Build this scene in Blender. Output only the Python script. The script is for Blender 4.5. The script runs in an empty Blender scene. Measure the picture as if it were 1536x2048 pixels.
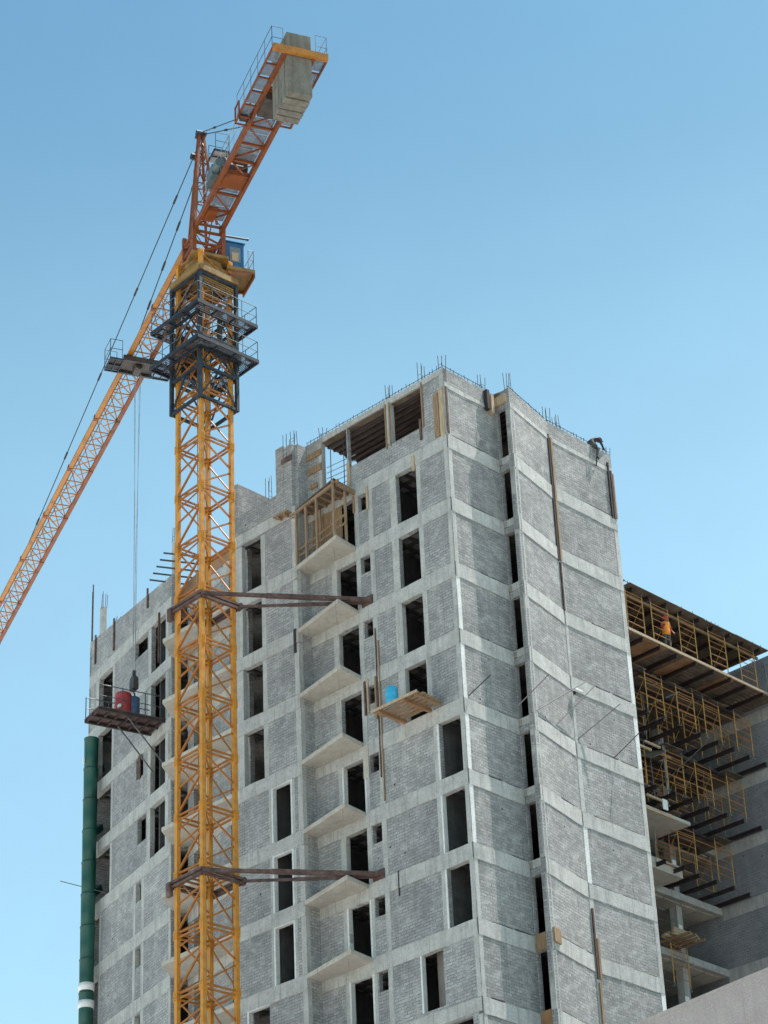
import bpy, bmesh, math, random
from mathutils import Vector, Matrix
random.seed(7)
C = bpy.context.scene.collection
sin, cos, rad, pi = math.sin, math.cos, math.radians, math.pi

# ------------------------------------------------------------------ camera
CAMP = Vector((0, 0, 1.6))
F_PX, PITCH, ROLL = 4964.27, 0.5296, -0.0469
fw = Vector((0, cos(PITCH), sin(PITCH))); up0 = Vector((0, -sin(PITCH), cos(PITCH))); rt0 = Vector((1, 0, 0))
RT = cos(ROLL) * rt0 + sin(ROLL) * up0
UP = -sin(ROLL) * rt0 + cos(ROLL) * up0
cd = bpy.data.cameras.new('camera'); cam = bpy.data.objects.new('camera', cd); C.objects.link(cam)
cd.sensor_fit = 'VERTICAL'; cd.sensor_height = 32; cd.lens = 32 * F_PX / 2048
cd.clip_start = .5; cd.clip_end = 5000
m = Matrix((RT, UP, -fw)).transposed().to_4x4(); m.translation = CAMP
cam.matrix_world = m
bpy.context.scene.camera = cam

# ------------------------------------------------------------------ light
SUN = Vector((1.956, .916, 4.84)).normalized()
ld = bpy.data.lights.new('sun', 'SUN'); ld.energy = 5.0; ld.angle = rad(.5); ld.color = (1, .94, .89)
lo = bpy.data.objects.new('sun', ld); C.objects.link(lo)
lo.rotation_euler = SUN.to_track_quat('Z', 'Y').to_euler(); lo.location = (40, 30, 120)
w = bpy.data.worlds.new('World'); bpy.context.scene.world = w; w.use_nodes = True
nt = w.node_tree; nt.nodes.clear()
sky = nt.nodes.new('ShaderNodeTexSky'); sky.sky_type = 'NISHITA'; sky.sun_disc = False
sky.sun_elevation = math.asin(SUN.z); sky.sun_rotation = math.atan2(SUN.x, SUN.y)
sky.altitude = 100; sky.air_density = 1.0; sky.dust_density = 1.5; sky.ozone_density = 1.0
bg = nt.nodes.new('ShaderNodeBackground'); bg.inputs[1].default_value = .10
ou = nt.nodes.new('ShaderNodeOutputWorld')
tint = nt.nodes.new('ShaderNodeMix'); tint.data_type = 'RGBA'; tint.blend_type = 'MULTIPLY'; tint.inputs[0].default_value = 1
# clearer and deeper blue overhead, paler and brighter towards the hazy horizon (by elevation of the direction)
tc = nt.nodes.new('ShaderNodeTexCoord'); sx_ = nt.nodes.new('ShaderNodeSeparateXYZ'); nt.links.new(tc.outputs['Generated'], sx_.inputs[0])
rp = nt.nodes.new('ShaderNodeValToRGB'); rp.color_ramp.interpolation = 'B_SPLINE'
hdiv = nt.nodes.new('ShaderNodeVectorMath'); hdiv.operation = 'SCALE'; hdiv.inputs[3].default_value = 2.02
els = rp.color_ramp.elements
for i_ in range(3): els.new(.5)
for e_, (p_, c_) in zip(els, [(.3, (.74, .87, .72)), (.48, (.69, .855, .71)), (.56, (.55, .735, .62)), (.63, (.36, .56, .53)), (.7, (.325, .53, .53))]): e_.position = p_; e_.color = (*c_, 1)
nt.links.new(sx_.outputs[2], rp.inputs[0]); nt.links.new(rp.outputs[0], hdiv.inputs[0]); hz = nt.nodes.new('ShaderNodeTexNoise'); hz.inputs['Scale'].default_value = 7; hz.inputs['Detail'].default_value = 6; hz.inputs['Roughness'].default_value = .62
nt.links.new(tc.outputs['Generated'], hz.inputs['Vector'])
hr = nt.nodes.new('ShaderNodeMapRange'); hr.inputs[1].default_value = .3; hr.inputs[2].default_value = .7; hr.inputs[3].default_value = .965; hr.inputs[4].default_value = 1.035
hm_ = nt.nodes.new('ShaderNodeVectorMath'); hm_.operation = 'SCALE'
nt.links.new(hz.outputs[0], hr.inputs[0]); nt.links.new(hdiv.outputs[0], hm_.inputs[0]); nt.links.new(hr.outputs[0], hm_.inputs[3])
nt.links.new(hm_.outputs[0], tint.inputs[7])
nt.links.new(sky.outputs[0], tint.inputs[6]); nt.links.new(tint.outputs[2], bg.inputs[0]); nt.links.new(bg.outputs[0], ou.inputs[0])
vs = bpy.context.scene.view_settings
vs.view_transform = 'Standard'; vs.look = 'None'; vs.exposure = 0.62; vs.gamma = 1

# ------------------------------------------------------------------ materials
def mat_base(name, rough=.85, metal=0):
    mt = bpy.data.materials.new(name); mt.use_nodes = True
    t = mt.node_tree; b = t.nodes['Principled BSDF']
    b.inputs['Roughness'].default_value = rough; b.inputs['Metallic'].default_value = metal
    return mt, t, b
def coord(t, kind='Object'):
    return t.nodes.new('ShaderNodeTexCoord').outputs[kind]
def noise(t, vec, scale, detail=4, rough=.6):
    n = t.nodes.new('ShaderNodeTexNoise'); n.inputs['Scale'].default_value = scale
    n.inputs['Detail'].default_value = detail; n.inputs['Roughness'].default_value = rough
    t.links.new(vec, n.inputs['Vector']); return n.outputs['Fac']
def ramp(t, fac, stops):
    r = t.nodes.new('ShaderNodeValToRGB'); e = r.color_ramp.elements
    while len(e) < len(stops): e.new(.5)
    for i, (p, c) in enumerate(stops):
        e[i].position = p; e[i].color = (*c, 1) if len(c) == 3 else c
    t.links.new(fac, r.inputs[0]); return r.outputs[0]
def mix(t, a, b, fac, mode='MIX'):
    n = t.nodes.new('ShaderNodeMix'); n.data_type = 'RGBA'; n.blend_type = mode
    for s, v in ((0, fac), (6, a), (7, b)):
        if isinstance(v, (int, float)): n.inputs[s].default_value = v
        elif isinstance(v, tuple): n.inputs[s].default_value = (*v, 1)
        else: t.links.new(v, n.inputs[s])
    return n.outputs[2]
def scaled(t, vec, s):
    n = t.nodes.new('ShaderNodeMapping'); n.inputs['Scale'].default_value = s
    t.links.new(vec, n.inputs['Vector']); return n.outputs[0]
def bump(t, b, h, strength=.3, dist=.02):
    n = t.nodes.new('ShaderNodeBump'); n.inputs['Strength'].default_value = strength; n.inputs['Distance'].default_value = dist
    t.links.new(h, n.inputs['Height']); t.links.new(n.outputs[0], b.inputs['Normal'])

def mat_noise(name, c0, c1, scale=3, rough=.85, metal=0, stretch=None, bmp=0, c2=None):
    mt, t, b = mat_base(name, rough, metal)
    v = coord(t)
    if stretch: v = scaled(t, v, stretch)
    n = noise(t, v, scale)
    st = [(.32, c0), (.68, c1)] if c2 is None else [(.3, c0), (.55, c1), (.75, c2)]
    t.links.new(ramp(t, n, st), b.inputs['Base Color'])
    if bmp: bump(t, b, n, bmp)
    return mt

def mat_block(name, c1=(.47, .462, .455), c2=(.335, .33, .328), dark=(.2, .197, .197), lite=(.58, .57, .55)):
    mt, t, b = mat_base(name, .93)
    o = coord(t)
    sx = t.nodes.new('ShaderNodeSeparateXYZ'); t.links.new(o, sx.inputs[0])
    sm = t.nodes.new('ShaderNodeMath'); sm.operation = 'ADD'; t.links.new(sx.outputs[0], sm.inputs[0]); t.links.new(sx.outputs[1], sm.inputs[1])
    cx = t.nodes.new('ShaderNodeCombineXYZ'); t.links.new(sm.outputs[0], cx.inputs[0]); t.links.new(sx.outputs[2], cx.inputs[1])
    v = cx.outputs[0]
    def brick(loc, bias, mortar, a, b_, mcol):
        mp = t.nodes.new('ShaderNodeMapping'); mp.inputs['Location'].default_value = loc; t.links.new(v, mp.inputs['Vector'])
        n = t.nodes.new('ShaderNodeTexBrick'); n.inputs['Scale'].default_value = 1
        n.inputs['Brick Width'].default_value = .3; n.inputs['Row Height'].default_value = .125
        n.inputs['Mortar Size'].default_value = mortar; n.inputs['Mortar Smooth'].default_value = .35; n.inputs['Bias'].default_value = bias
        for k_, c_ in (('Color1', a), ('Color2', b_), ('Mortar', mcol)): n.inputs[k_].default_value = (*c_, 1)
        t.links.new(mp.outputs[0], n.inputs['Vector']); return n
    K, W_ = (0, 0, 0), (1, 1, 1)
    br = brick((0, 0, 0), .0, .012, c1, c2, (.3, .3, .3))
    # joints are raked and dark in places, smeared with pale cement in others
    jn = noise(t, scaled(t, v, (1.3, 1.0, 1)), 1.6, 5, .7)
    jc = ramp(t, jn, [(.38, (.12, .12, .125)), (.52, (.25, .25, .25)), (.64, lite)])
    c = mix(t, br.outputs['Color'], jc, br.outputs['Fac'])
    # odd pale blocks and odd dark blocks, in loose clusters
    od = brick((9.0, 5.0, 0), -.68, 0, K, W_, K)
    om = ramp(t, noise(t, v, .8, 3), [(.46, K), (.64, W_)])
    c = mix(t, c, lite, mix(t, od.outputs['Color'], om, 1., 'MULTIPLY'))
    dk_ = brick((-12.0, 16.25, 0), -.66, 0, K, W_, K)
    dm = ramp(t, noise(t, scaled(t, v, (1, 1.4, 1)), .7, 3), [(.42, (.1, .1, .1)), (.6, W_)])
    c = mix(t, c, dark, mix(t, mix(t, dk_.outputs['Color'], dm, 1., 'MULTIPLY'), (.8, .8, .8), 1., 'MULTIPLY'))
    # broad damp patches, cement wash, streaks
    n1 = noise(t, scaled(t, v, (.5, .8, 1)), .9, 7, .68)
    c = mix(t, c, dark, ramp(t, n1, [(.43, K), (.74, (.68, .68, .68))]))
    n0 = noise(t, v, .22, 3, .5)
    c = mix(t, c, ramp(t, n0, [(.32, (.8, .8, .81)), (.66, (1.1, 1.09, 1.07))]), 1., 'MULTIPLY')
    n2 = noise(t, scaled(t, v, (1.2, 1.0, 1)), 1.1, 8, .74)
    c = mix(t, c, lite, ramp(t, n2, [(.53, K), (.72, (.66, .66, .66))]))
    n3 = noise(t, scaled(t, v, (3.4, .2, 1)), 1.4, 5, .6)
    c = mix(t, c, dark, ramp(t, n3, [(.54, K), (.76, (.65, .65, .65))]))
    n4 = noise(t, v, 17, 4, .75)
    c = mix(t, c, ramp(t, n4, [(.3, (.35, .35, .35)), (.55, (.95, .95, .95)), (.75, (1.25, 1.25, 1.25))]), .7, 'MULTIPLY')
    jf = mix(t, br.outputs['Fac'], ramp(t, noise(t, scaled(t, v, (.6, 1.2, 1)), 1.3, 4), [(.42, K), (.62, (.3, .3, .3))]), 1., 'MULTIPLY')
    c = mix(t, c, (.1, .1, .105), jf)
    # putlog holes and knocked out joints
    vo = t.nodes.new('ShaderNodeTexVoronoi'); vo.inputs['Scale'].default_value = 1.15; t.links.new(v, vo.inputs['Vector'])
    hm = ramp(t, vo.outputs['Distance'], [(.045, W_), (.07, K)])
    c = mix(t, c, (.05, .05, .055), mix(t, hm, ramp(t, noise(t, v, .35, 2), [(.5, K), (.56, W_)]), 1., 'MULTIPLY'))
    t.links.new(c, b.inputs['Base Color'])
    h = t.nodes.new('ShaderNodeMath'); h.operation = 'ADD'
    t.links.new(br.outputs['Fac'], h.inputs[0]); t.links.new(n4, h.inputs[1])
    bump(t, b, h.outputs[0], .7, -.014)
    return mt

def mat_concrete(name, c0, c1, stain=(.2, .195, .18), rough=.9, streak=.35, joints=True):
    mt, t, b = mat_base(name, rough)
    o = coord(t)
    n1 = noise(t, o, 1.3, 8, .7)
    c = ramp(t, n1, [(.3, c0), (.68, c1)])
    n2 = noise(t, scaled(t, o, (4, 4, .35)), 1.1, 6, .65)
    c = mix(t, c, stain, ramp(t, n2, [(.48, (0, 0, 0)), (.78, (streak * 2,) * 3)]))
    n3 = noise(t, o, 7, 6, .75)
    c = mix(t, c, stain, ramp(t, n3, [(.52, (0, 0, 0)), (.75, (.6, .6, .6))]))
    n5 = noise(t, o, 26, 3, .7)
    c = mix(t, c, ramp(t, n5, [(.3, (.5, .5, .5)), (.6, (1.05, 1.05, 1.05))]), .6, 'MULTIPLY')
    if joints:
        # shutter board joints and grout loss every metre or so
        sx = t.nodes.new('ShaderNodeSeparateXYZ'); t.links.new(o, sx.inputs[0])
        wv = t.nodes.new('ShaderNodeMath'); wv.operation = 'PINGPONG'; wv.inputs[1].default_value = .61; t.links.new(sx.outputs[0], wv.inputs[0])
        c = mix(t, c, stain, mix(t, ramp(t, wv.outputs[0], [(.008, (1, 1, 1)), (.02, (0, 0, 0))]), ramp(t, noise(t, o, .9, 2), [(.45, (0, 0, 0)), (.6, (.8, .8, .8))]), 1., 'MULTIPLY'))
    t.links.new(c, b.inputs['Base Color']); bump(t, b, n3, .5, .02)
    return mt

M = {}
M['block'] = mat_block('concrete_block')
M['block_sun_toned'] = mat_block('concrete_block_sun_toned', (.43, .424, .41), (.29, .286, .28), (.165, .163, .16), (.58, .57, .54))  # sun on the right hand faces offset in the colour: darker block copy
M['block_plain'] = mat_block('smooth_block_skylit', (.33, .335, .36), (.28, .285, .305), (.2, .205, .22), (.38, .38, .39))  # low-contrast block with the bluish light of the sky mixed into the colour
M['beam'] = mat_concrete('cast_concrete', (.37, .365, .345), (.56, .55, .52))
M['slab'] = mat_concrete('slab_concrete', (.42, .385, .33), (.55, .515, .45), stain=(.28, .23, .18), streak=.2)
M['plaster'] = mat_concrete('white_plaster', (.62, .62, .6), (.8, .8, .78), stain=(.45, .44, .42), streak=.3)
M['stucco'] = mat_concrete('pink_grey_stucco', (.36, .31, .29), (.44, .385, .36), stain=(.28, .25, .24), streak=.3)
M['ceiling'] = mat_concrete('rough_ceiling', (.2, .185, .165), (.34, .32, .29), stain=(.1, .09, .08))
M['inner'] = mat_concrete('shade_dark_inner_wall', (.05, .05, .054), (.11, .107, .103), stain=(.03, .03, .03))  # near-black: the dimness of the rooms is put into the wall colour
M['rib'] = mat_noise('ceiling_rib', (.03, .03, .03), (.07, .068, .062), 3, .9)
M['wood'] = mat_noise('raw_timber', (.19, .115, .06), (.34, .225, .13), 2.5, .8, 0, (6, 6, .8), .2)
M['wood_pale'] = mat_noise('pale_timber', (.33, .235, .15), (.5, .39, .26), 2.5, .8, 0, (5, 5, .8), .2)
M['ply'] = mat_noise('weathered_plywood', (.08, .058, .042), (.19, .145, .1), 1.4, .85, 0, None, .15)
M['ply_orange'] = mat_noise('new_plywood', (.22, .11, .05), (.36, .2, .1), 1.3, .75)
M['yellow'] = mat_noise('crane_yellow', (.44, .155, .014), (.58, .25, .026), 1.1, .5, 0, None, .05, (.26, .085, .016))
M['brace'] = mat_noise('crane_brace_yellow', (.27, .085, .012), (.4, .145, .018), 1.3, .5, 0, None, .05, (.16, .05, .014))
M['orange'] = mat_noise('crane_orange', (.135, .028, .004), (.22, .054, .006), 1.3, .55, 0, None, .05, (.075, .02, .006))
M['jibyellow'] = mat_noise('jib_yellow', (.3, .11, .014), (.42, .17, .022), 1.1, .5, 0, None, .05, (.2, .06, .012))
M['ochre'] = mat_noise('weathered_yellow_paint', (.12, .062, .016), (.25, .14, .036), 2.2, .65, 0, None, 0, (.3, .18, .06))
M['navy'] = mat_noise('dark_blue_paint', (.006, .008, .014), (.018, .022, .032), 3, .5, 0, None, 0, (.05, .055, .06))
M['grate'] = mat_noise('galvanised_grating', (.2, .21, .23), (.34, .35, .36), 5, .5, .3)
M['grate_dark'] = mat_noise('dirty_grating', (.03, .032, .036), (.07, .072, .078), 5, .6, .2)
M['rail'] = mat_noise('galvanised_rail', (.16, .17, .18), (.34, .35, .35), 3, .5, .3)
M['rail_dark'] = mat_noise('dark_rail', (.035, .04, .05), (.1, .11, .12), 3, .5, .2)
M['rust'] = mat_noise('rusty_steel', (.06, .034, .03), (.13, .075, .062), 3, .75, .2, None, 0, (.2, .15, .13))
M['joist'] = mat_noise('dark_joist_paint', (.016, .011, .012), (.045, .027, .027), 2.5, .6)
M['wire'] = mat_noise('steel_rope', (.02, .02, .022), (.05, .05, .05), 6, .6, .4)
M['rebar'] = mat_noise('reinforcing_steel', (.06, .05, .05), (.15, .13, .12), 6, .8, .3)
M['cwt'] = mat_concrete('counterweight_concrete', (.13, .122, .1), (.23, .215, .18), stain=(.09, .07, .045), streak=.45, joints=False)
M['cabblue'] = mat_noise('cab_blue', (.02, .085, .2), (.035, .12, .26), 2, .35)
M['glass'] = mat_noise('cab_glass', (.12, .14, .15), (.2, .22, .22), 2, .1)
M['machine'] = mat_noise('greasy_machine', (.02, .018, .018), (.07, .05, .04), 4, .5)
M['motor'] = mat_noise('grey_green_motor', (.06, .085, .09), (.1, .13, .13), 4, .5)
M['scaf'] = mat_noise('scaffold_yellow', (.36, .19, .035), (.5, .31, .08), 3, .55, 0, None, 0, (.36, .1, .035))
M['scaf_rung'] = mat_noise('scaffold_orange', (.3, .11, .035), (.42, .2, .07), 3, .55, 0, None, 0, (.28, .06, .03))
M['chute'] = mat_noise('green_plastic', (.004, .048, .038), (.012, .095, .072), 1.6, .5, 0, (1, 1, .3))
M['wood_brown'] = mat_noise('brown_timber', (.2, .125, .075), (.33, .225, .145), 2.5, .8, 0, (5, 5, .8), .2)
M['white'] = mat_noise('white_board', (.7, .7, .68), (.82, .82, .8), 3, .6)
M['red'] = mat_noise('red_plastic', (.28, .02, .022), (.38, .035, .035), 3, .45)
M['blue'] = mat_noise('bright_blue_plastic', (.025, .32, .55), (.06, .45, .66), 3, .35)
M['drumblue'] = mat_noise('dull_blue_steel', (.03, .07, .15), (.06, .11, .2), 4, .5)
M['skin'] = mat_noise('skin', (.17, .085, .055), (.22, .115, .075), 8, .6)
M['cloth_dark'] = mat_noise('dark_cloth', (.012, .012, .022), (.035, .03, .045), 8, .9)
M['cloth_grey'] = mat_noise('grey_cloth', (.05, .052, .052), (.11, .11, .1), 8, .9)
M['cloth_orange'] = mat_noise('orange_cloth', (.75, .22, .02), (.85, .34, .05), 8, .8)
M['cloth_red'] = mat_noise('red_cloth', (.45, .05, .05), (.55, .1, .08), 8, .8)
M['harness'] = mat_noise('harness_webbing', (.35, .33, .2), (.45, .42, .28), 8, .8)
M['bounce_dark'] = mat_noise('bounce_blocking_dark', (.05, .05, .05), (.09, .085, .08), .6, .9)  # dark so the unseen roof throws little light back
M['soil'] = mat_noise('pale_dry_ground', (.57, .55, .51), (.67, .65, .61), .12, .95)

# ------------------------------------------------------------------ mesh builder
class MB:
    def __init__(s): s.v = []; s.f = []
    def add(s, vs_, fs_):
        n = len(s.v); s.v += [tuple(p) for p in vs_]; s.f += [tuple(i + n for i in f) for f in fs_]; return s
    def box(s, x0, x1, y0, y1, z0, z1):
        return s.add([(x0, y0, z0), (x1, y0, z0), (x1, y1, z0), (x0, y1, z0), (x0, y0, z1), (x1, y0, z1), (x1, y1, z1), (x0, y1, z1)],
                     [(3, 2, 1, 0), (4, 5, 6, 7), (0, 1, 5, 4), (1, 2, 6, 5), (2, 3, 7, 6), (3, 0, 4, 7)])
    def bar(s, p, q, a=.05, b=None, up=(0, 0, 1)):
        p, q = Vector(p), Vector(q); b = b or a; d = (q - p)
        if d.length < 1e-6: return s
        d.normalize(); u = Vector(up)
        if abs(d.dot(u)) > .96: u = Vector((1, 0, 0))
        x = d.cross(u).normalized(); y = x.cross(d).normalized()
        vv = []
        for e in (p, q):
            for i, j in ((-1, -1), (1, -1), (1, 1), (-1, 1)): vv.append(e + x * a / 2 * i + y * b / 2 * j)
        return s.add(vv, [(3, 2, 1, 0), (4, 5, 6, 7), (0, 1, 5, 4), (1, 2, 6, 5), (2, 3, 7, 6), (3, 0, 4, 7)])
    def tube(s, p, q, r=.03, n=6, r2=None):
        p, q = Vector(p), Vector(q); d = (q - p).normalized(); r2 = r if r2 is None else r2
        u = Vector((0, 0, 1)) if abs(d.z) < .9 else Vector((1, 0, 0))
        x = d.cross(u).normalized(); y = d.cross(x)
        vv = []
        for e, rr in ((p, r), (q, r2)):
            for i in range(n):
                a = 2 * pi * i / n; vv.append(e + x * rr * cos(a) + y * rr * sin(a))
        fs = [(i, (i + 1) % n, n + (i + 1) % n, n + i) for i in range(n)] + [tuple(range(n))[::-1], tuple(range(n, 2 * n))]
        return s.add(vv, fs)
    def path(s, pts, r=.03, n=6):
        for a, b in zip(pts, pts[1:]): s.tube(a, b, r, n)
        return s
    def prism(s, poly, z0, z1):
        n = len(poly); ar = sum(poly[i][0] * poly[(i + 1) % n][1] - poly[(i + 1) % n][0] * poly[i][1] for i in range(n))
        if ar < 0: poly = poly[::-1]
        vv = [(x, y, z0) for x, y in poly] + [(x, y, z1) for x, y in poly]
        return s.add(vv, [tuple(range(n))[::-1], tuple(range(n, 2 * n))] + [(i, (i + 1) % n, n + (i + 1) % n, n + i) for i in range(n)])
    def lathe(s, prof, n=16, c=(0, 0)):
        k = len(prof); vv = []
        for r, z in prof:
            for i in range(n):
                a = 2 * pi * i / n; vv.append((c[0] + r * cos(a), c[1] + r * sin(a), z))
        fs = [(j * n + i, j * n + (i + 1) % n, (j + 1) * n + (i + 1) % n, (j + 1) * n + i) for j in range(k - 1) for i in range(n)]
        fs += [tuple(range(n))[::-1], tuple(range((k - 1) * n, k * n))]
        return s.add(vv, fs)
    def build(s, name, mt, parent=None, fr=None, bevel=0, smooth=False):
        me = bpy.data.meshes.new(name); me.from_pydata(s.v, [], s.f); me.update()
        me.materials.append(M[mt] if isinstance(mt, str) else mt)
        if smooth:
            for p in me.polygons: p.use_smooth = True
        o = bpy.data.objects.new(name, me); C.objects.link(o)
        place(o, fr, parent)
        if bevel:
            b = o.modifiers.new('bevel', 'BEVEL'); b.width = bevel; b.segments = 1; b.limit_method = 'ANGLE'
        return o

class Frame:                          # a local frame on a facade: x along it, y into the building, z up
    def __init__(s, x, y, ang, z=0): s.x, s.y, s.a, s.z = x, y, ang, z
    def w(s, x, y=0, z=0): return Vector((s.x + x * cos(s.a) - y * sin(s.a), s.y + x * sin(s.a) + y * cos(s.a), s.z + z))
    def mat(s): return Matrix.Translation((s.x, s.y, s.z)) @ Matrix.Rotation(s.a, 4, 'Z')
    def local(s, p): return s.mat().inverted() @ Vector(p)
WORLD = Frame(0, 0, 0)
def place(o, fr, parent):
    mw = (fr or WORLD).mat()
    if parent is not None:
        o.parent = parent; mw = wm(parent).inverted() @ mw
    o.matrix_basis = mw
def wm(o):
    m_ = o.matrix_basis.copy()
    while o.parent: o = o.parent; m_ = o.matrix_basis @ m_
    return m_
def tag(o, label, cat, group=None, kind=None):
    if label: o['label'] = label
    if cat: o['category'] = cat
    if group: o['group'] = group
    if kind: o['kind'] = kind
    return o
def thing(name, label, cat, fr=None, group=None):
    o = bpy.data.objects.new(name, None); C.objects.link(o); o.empty_display_size = .3
    place(o, fr, None); return tag(o, label, cat, group)
def dup(root, fr, label, group=None):
    r = root.copy(); C.objects.link(r); r.matrix_basis = fr.mat(); r['label'] = label
    if group: r['group'] = group
    for ch in list(root.children):
        c_ = ch.copy(); C.objects.link(c_); c_.parent = r
        for g in ch.children:
            d = g.copy(); C.objects.link(d); d.parent = c_
    return r

# ------------------------------------------------------------------ measured layout
Z0 = 55.67
def L(k): return Z0 - 3.0 * k                      # floor level k, counted down from the tower's last full floor
TH = 2.38313; THC = TH - pi / 2
lv = Vector((cos(TH), sin(TH), 0)); cv = Vector((cos(THC), sin(THC), 0))
E1 = Vector((2.7293, 86.2802, 0))
FW = Frame(E1.x, E1.y, TH + pi)                     # main left face: x = -u
q0 = E1 - .7513 * cv
FQ = Frame(q0.x, q0.y, TH + pi)                     # the proud bay left of the recess
S1 = Vector((-10.9048, 100.8334, 0)); THS = rad(120.97)
FS = Frame(S1.x, S1.y, THS + pi)                    # turned left end
E3 = Vector((5.4860, 88.0419, 0)); E4 = Vector((7.2349, 90.8919, 0)); THB = rad(58.463)
FA = Frame(E1.x, E1.y, THC); FT = Frame(E3.x, E3.y, TH + pi); FB = Frame(E3.x, E3.y, THB); FC = Frame(E4.x, E4.y, THC)
JX, JY = 14.91, 110.14
FD = Frame(JX, JY, THC)                             # rear wing front: x = 0 at the inner corner, negative to the left
FR = Frame(JX, JY, TH + pi)                         # rear wing right hand wall: x >= 0 towards the viewer, y into the wall

# ------------------------------------------------------------------ ground
g = MB().box(-1500, 1500, -300, 2700, -.5, 0).build('ground', 'soil'); tag(g, None, None, None, 'structure')

# ------------------------------------------------------------------ the tower
T = thing('apartment_tower', 'unfinished grey concrete block apartment tower with stacked wedge balconies behind the crane', 'building', Frame(E1.x, E1.y, 0))

def wall(fr, x0, x1, z0, z1, holes, mt='block', th=.2, name='block_wall', parent=None, topfn=None, y0=0):
    xs = sorted({x0, x1, *[h[0] for h in holes], *[h[1] for h in holes]}); xs = [x for x in xs if x0 - 1e-6 <= x <= x1 + 1e-6]
    zs = sorted({z0, z1, *[h[2] for h in holes], *[h[3] for h in holes]}); zs = [z for z in zs if z0 - 1e-6 <= z <= z1 + 1e-6]
    nx, nz = len(xs) - 1, len(zs) - 1
    solid = [[not any(h[0] - 1e-4 < (xs[i] + xs[i + 1]) / 2 < h[1] + 1e-4 and h[2] - 1e-4 < (zs[j] + zs[j + 1]) / 2 < h[3] + 1e-4 for h in holes) for j in range(nz)] for i in range(nx)]
    mb = MB(); idx = {}
    def V(i, j, k):
        key = (i, j, k)
        if key not in idx:
            z = zs[j]
            if topfn and j == nz: z = topfn(xs[i])
            idx[key] = len(mb.v); mb.v.append((xs[i], y0 if k == 0 else y0 + th, z))
        return idx[key]
    def S(i, j): return 0 <= i < nx and 0 <= j < nz and solid[i][j]
    for i in range(nx):
        for j in range(nz):
            if not solid[i][j]: continue
            a, b, c_, d = (V(i, j, 0), V(i + 1, j, 0), V(i + 1, j + 1, 0), V(i, j + 1, 0)); mb.f.append((a, b, c_, d))
            e, f_, g_, h = (V(i, j, 1), V(i + 1, j, 1), V(i + 1, j + 1, 1), V(i, j + 1, 1)); mb.f.append((h, g_, f_, e))
            if not S(i - 1, j): mb.f.append((a, d, h, e))
            if not S(i + 1, j): mb.f.append((b, f_, g_, c_))
            if not S(i, j - 1): mb.f.append((a, e, f_, b))
            if not S(i, j + 1): mb.f.append((d, c_, g_, h))
    return mb.build(name, mt, T if parent is None else parent, fr)

def jit(a): return random.uniform(-a, a)
def beam(fr, x0, x1, k, top=0., hgt=.64, out=.028, name='floor_beam', mt='beam', dep=.22):
    """cast floor beam, slightly uneven lower and upper edge"""
    n = max(2, int(abs(x1 - x0) / .55)); mb = MB(); z = L(k) + top
    xs = [x0 + (x1 - x0) * i / n for i in range(n + 1)]
    tp = [z + jit(.018) for _ in xs]; bt = [z - hgt + jit(.022) for _ in xs]
    vv = []
    for i, x in enumerate(xs): vv += [(x, -out, bt[i]), (x, -out, tp[i]), (x, dep, tp[i]), (x, dep, bt[i])]
    fs = []
    for i in range(n):
        a = 4 * i; b = a + 4
        fs += [(a, b, b + 1, a + 1), (a + 1, b + 1, b + 2, a + 2), (a + 2, b + 2, b + 3, a + 3), (a + 3, b + 3, b, a)]
    fs += [(0, 1, 2, 3), (4 * n + 3, 4 * n + 2, 4 * n + 1, 4 * n)]
    return MB().add(vv, fs).build(name, mt, T, fr)
def column(fr, x0, x1, z0, z1, out=.009, mt='beam', name='column', dep=.215, parent=None):
    n = max(2, int((z1 - z0) / .8)); vv = []; fs = []
    for i in range(n + 1):
        z = z0 + (z1 - z0) * i / n; a, b = x0 - .016 + jit(.008), x1 + .016 + jit(.008)
        vv += [(a, -out, z), (b, -out, z), (b, dep, z), (a, dep, z)]
    for i in range(n):
        a = 4 * i; b = a + 4
        fs += [(a, a + 1, b + 1, b), (a + 1, a + 2, b + 2, b + 1), (a + 2, a + 3, b + 3, b + 2), (a + 3, a, b, b + 3)]
    fs += [(3, 2, 1, 0), (4 * n, 4 * n + 1, 4 * n + 2, 4 * n + 3)]
    return MB().add(vv, fs).build(name, mt, parent or T, fr)
def trim(fr, x0, x1, z0, z1, left=True, top=True, right=False, wd=.075):
    """white plaster round a window opening, on the face and turning into the reveal"""
    mb = MB()
    if left: mb.box(x0 - wd, x0 + .012, -.02, .19, z0, z1 + (wd if top else 0))
    if top: mb.box(x0 + .014, x1 + (wd if right else 0), -.02, .17, z1 - .014, z1 + wd)
    if right: mb.box(x1 - .012, x1 + wd, -.02, .19, z0, z1 - .016)
    return mb.build('plaster_trim', 'plaster', T, fr)

ZB = 0
# --- main left face (u measured left from the near corner, x = -u)
H = []
def hole(u0, u1, za, zb): H.append((-u1, -u0, zb, za))
for k in range(0, 4): hole(1.84 + jit(.02), 3.02 + jit(.02), L(k + .21), L(k + 1))
for k in range(4, 7): hole(.21, 1.40 + jit(.04), L(k + .2), L(k + 1))
hole(1.8, 2.9, L(7.17), L(7.95)); hole(.5, 1.9, L(8.2), L(9))
for k in range(0, 11): hole(5.47, 6.65 + jit(.02), L(k + .21), L(k + 1))
hole(4.68, 5.42, L(.17), L(.48))
for k in range(1, 11): hole(4.66, 5.18 + jit(.04), L(k + .22), L(k + .48))
HW = list(H)
hole(1.32, 3.12, L(-1.0), L(-.33)); hole(3.42, 5.72, L(-1.0), L(-.33)); hole(5.78, 7.3, L(-1.0), L(-.08))
wall(FW, -8.43, 0, ZB, L(-1.09), H)
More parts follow.
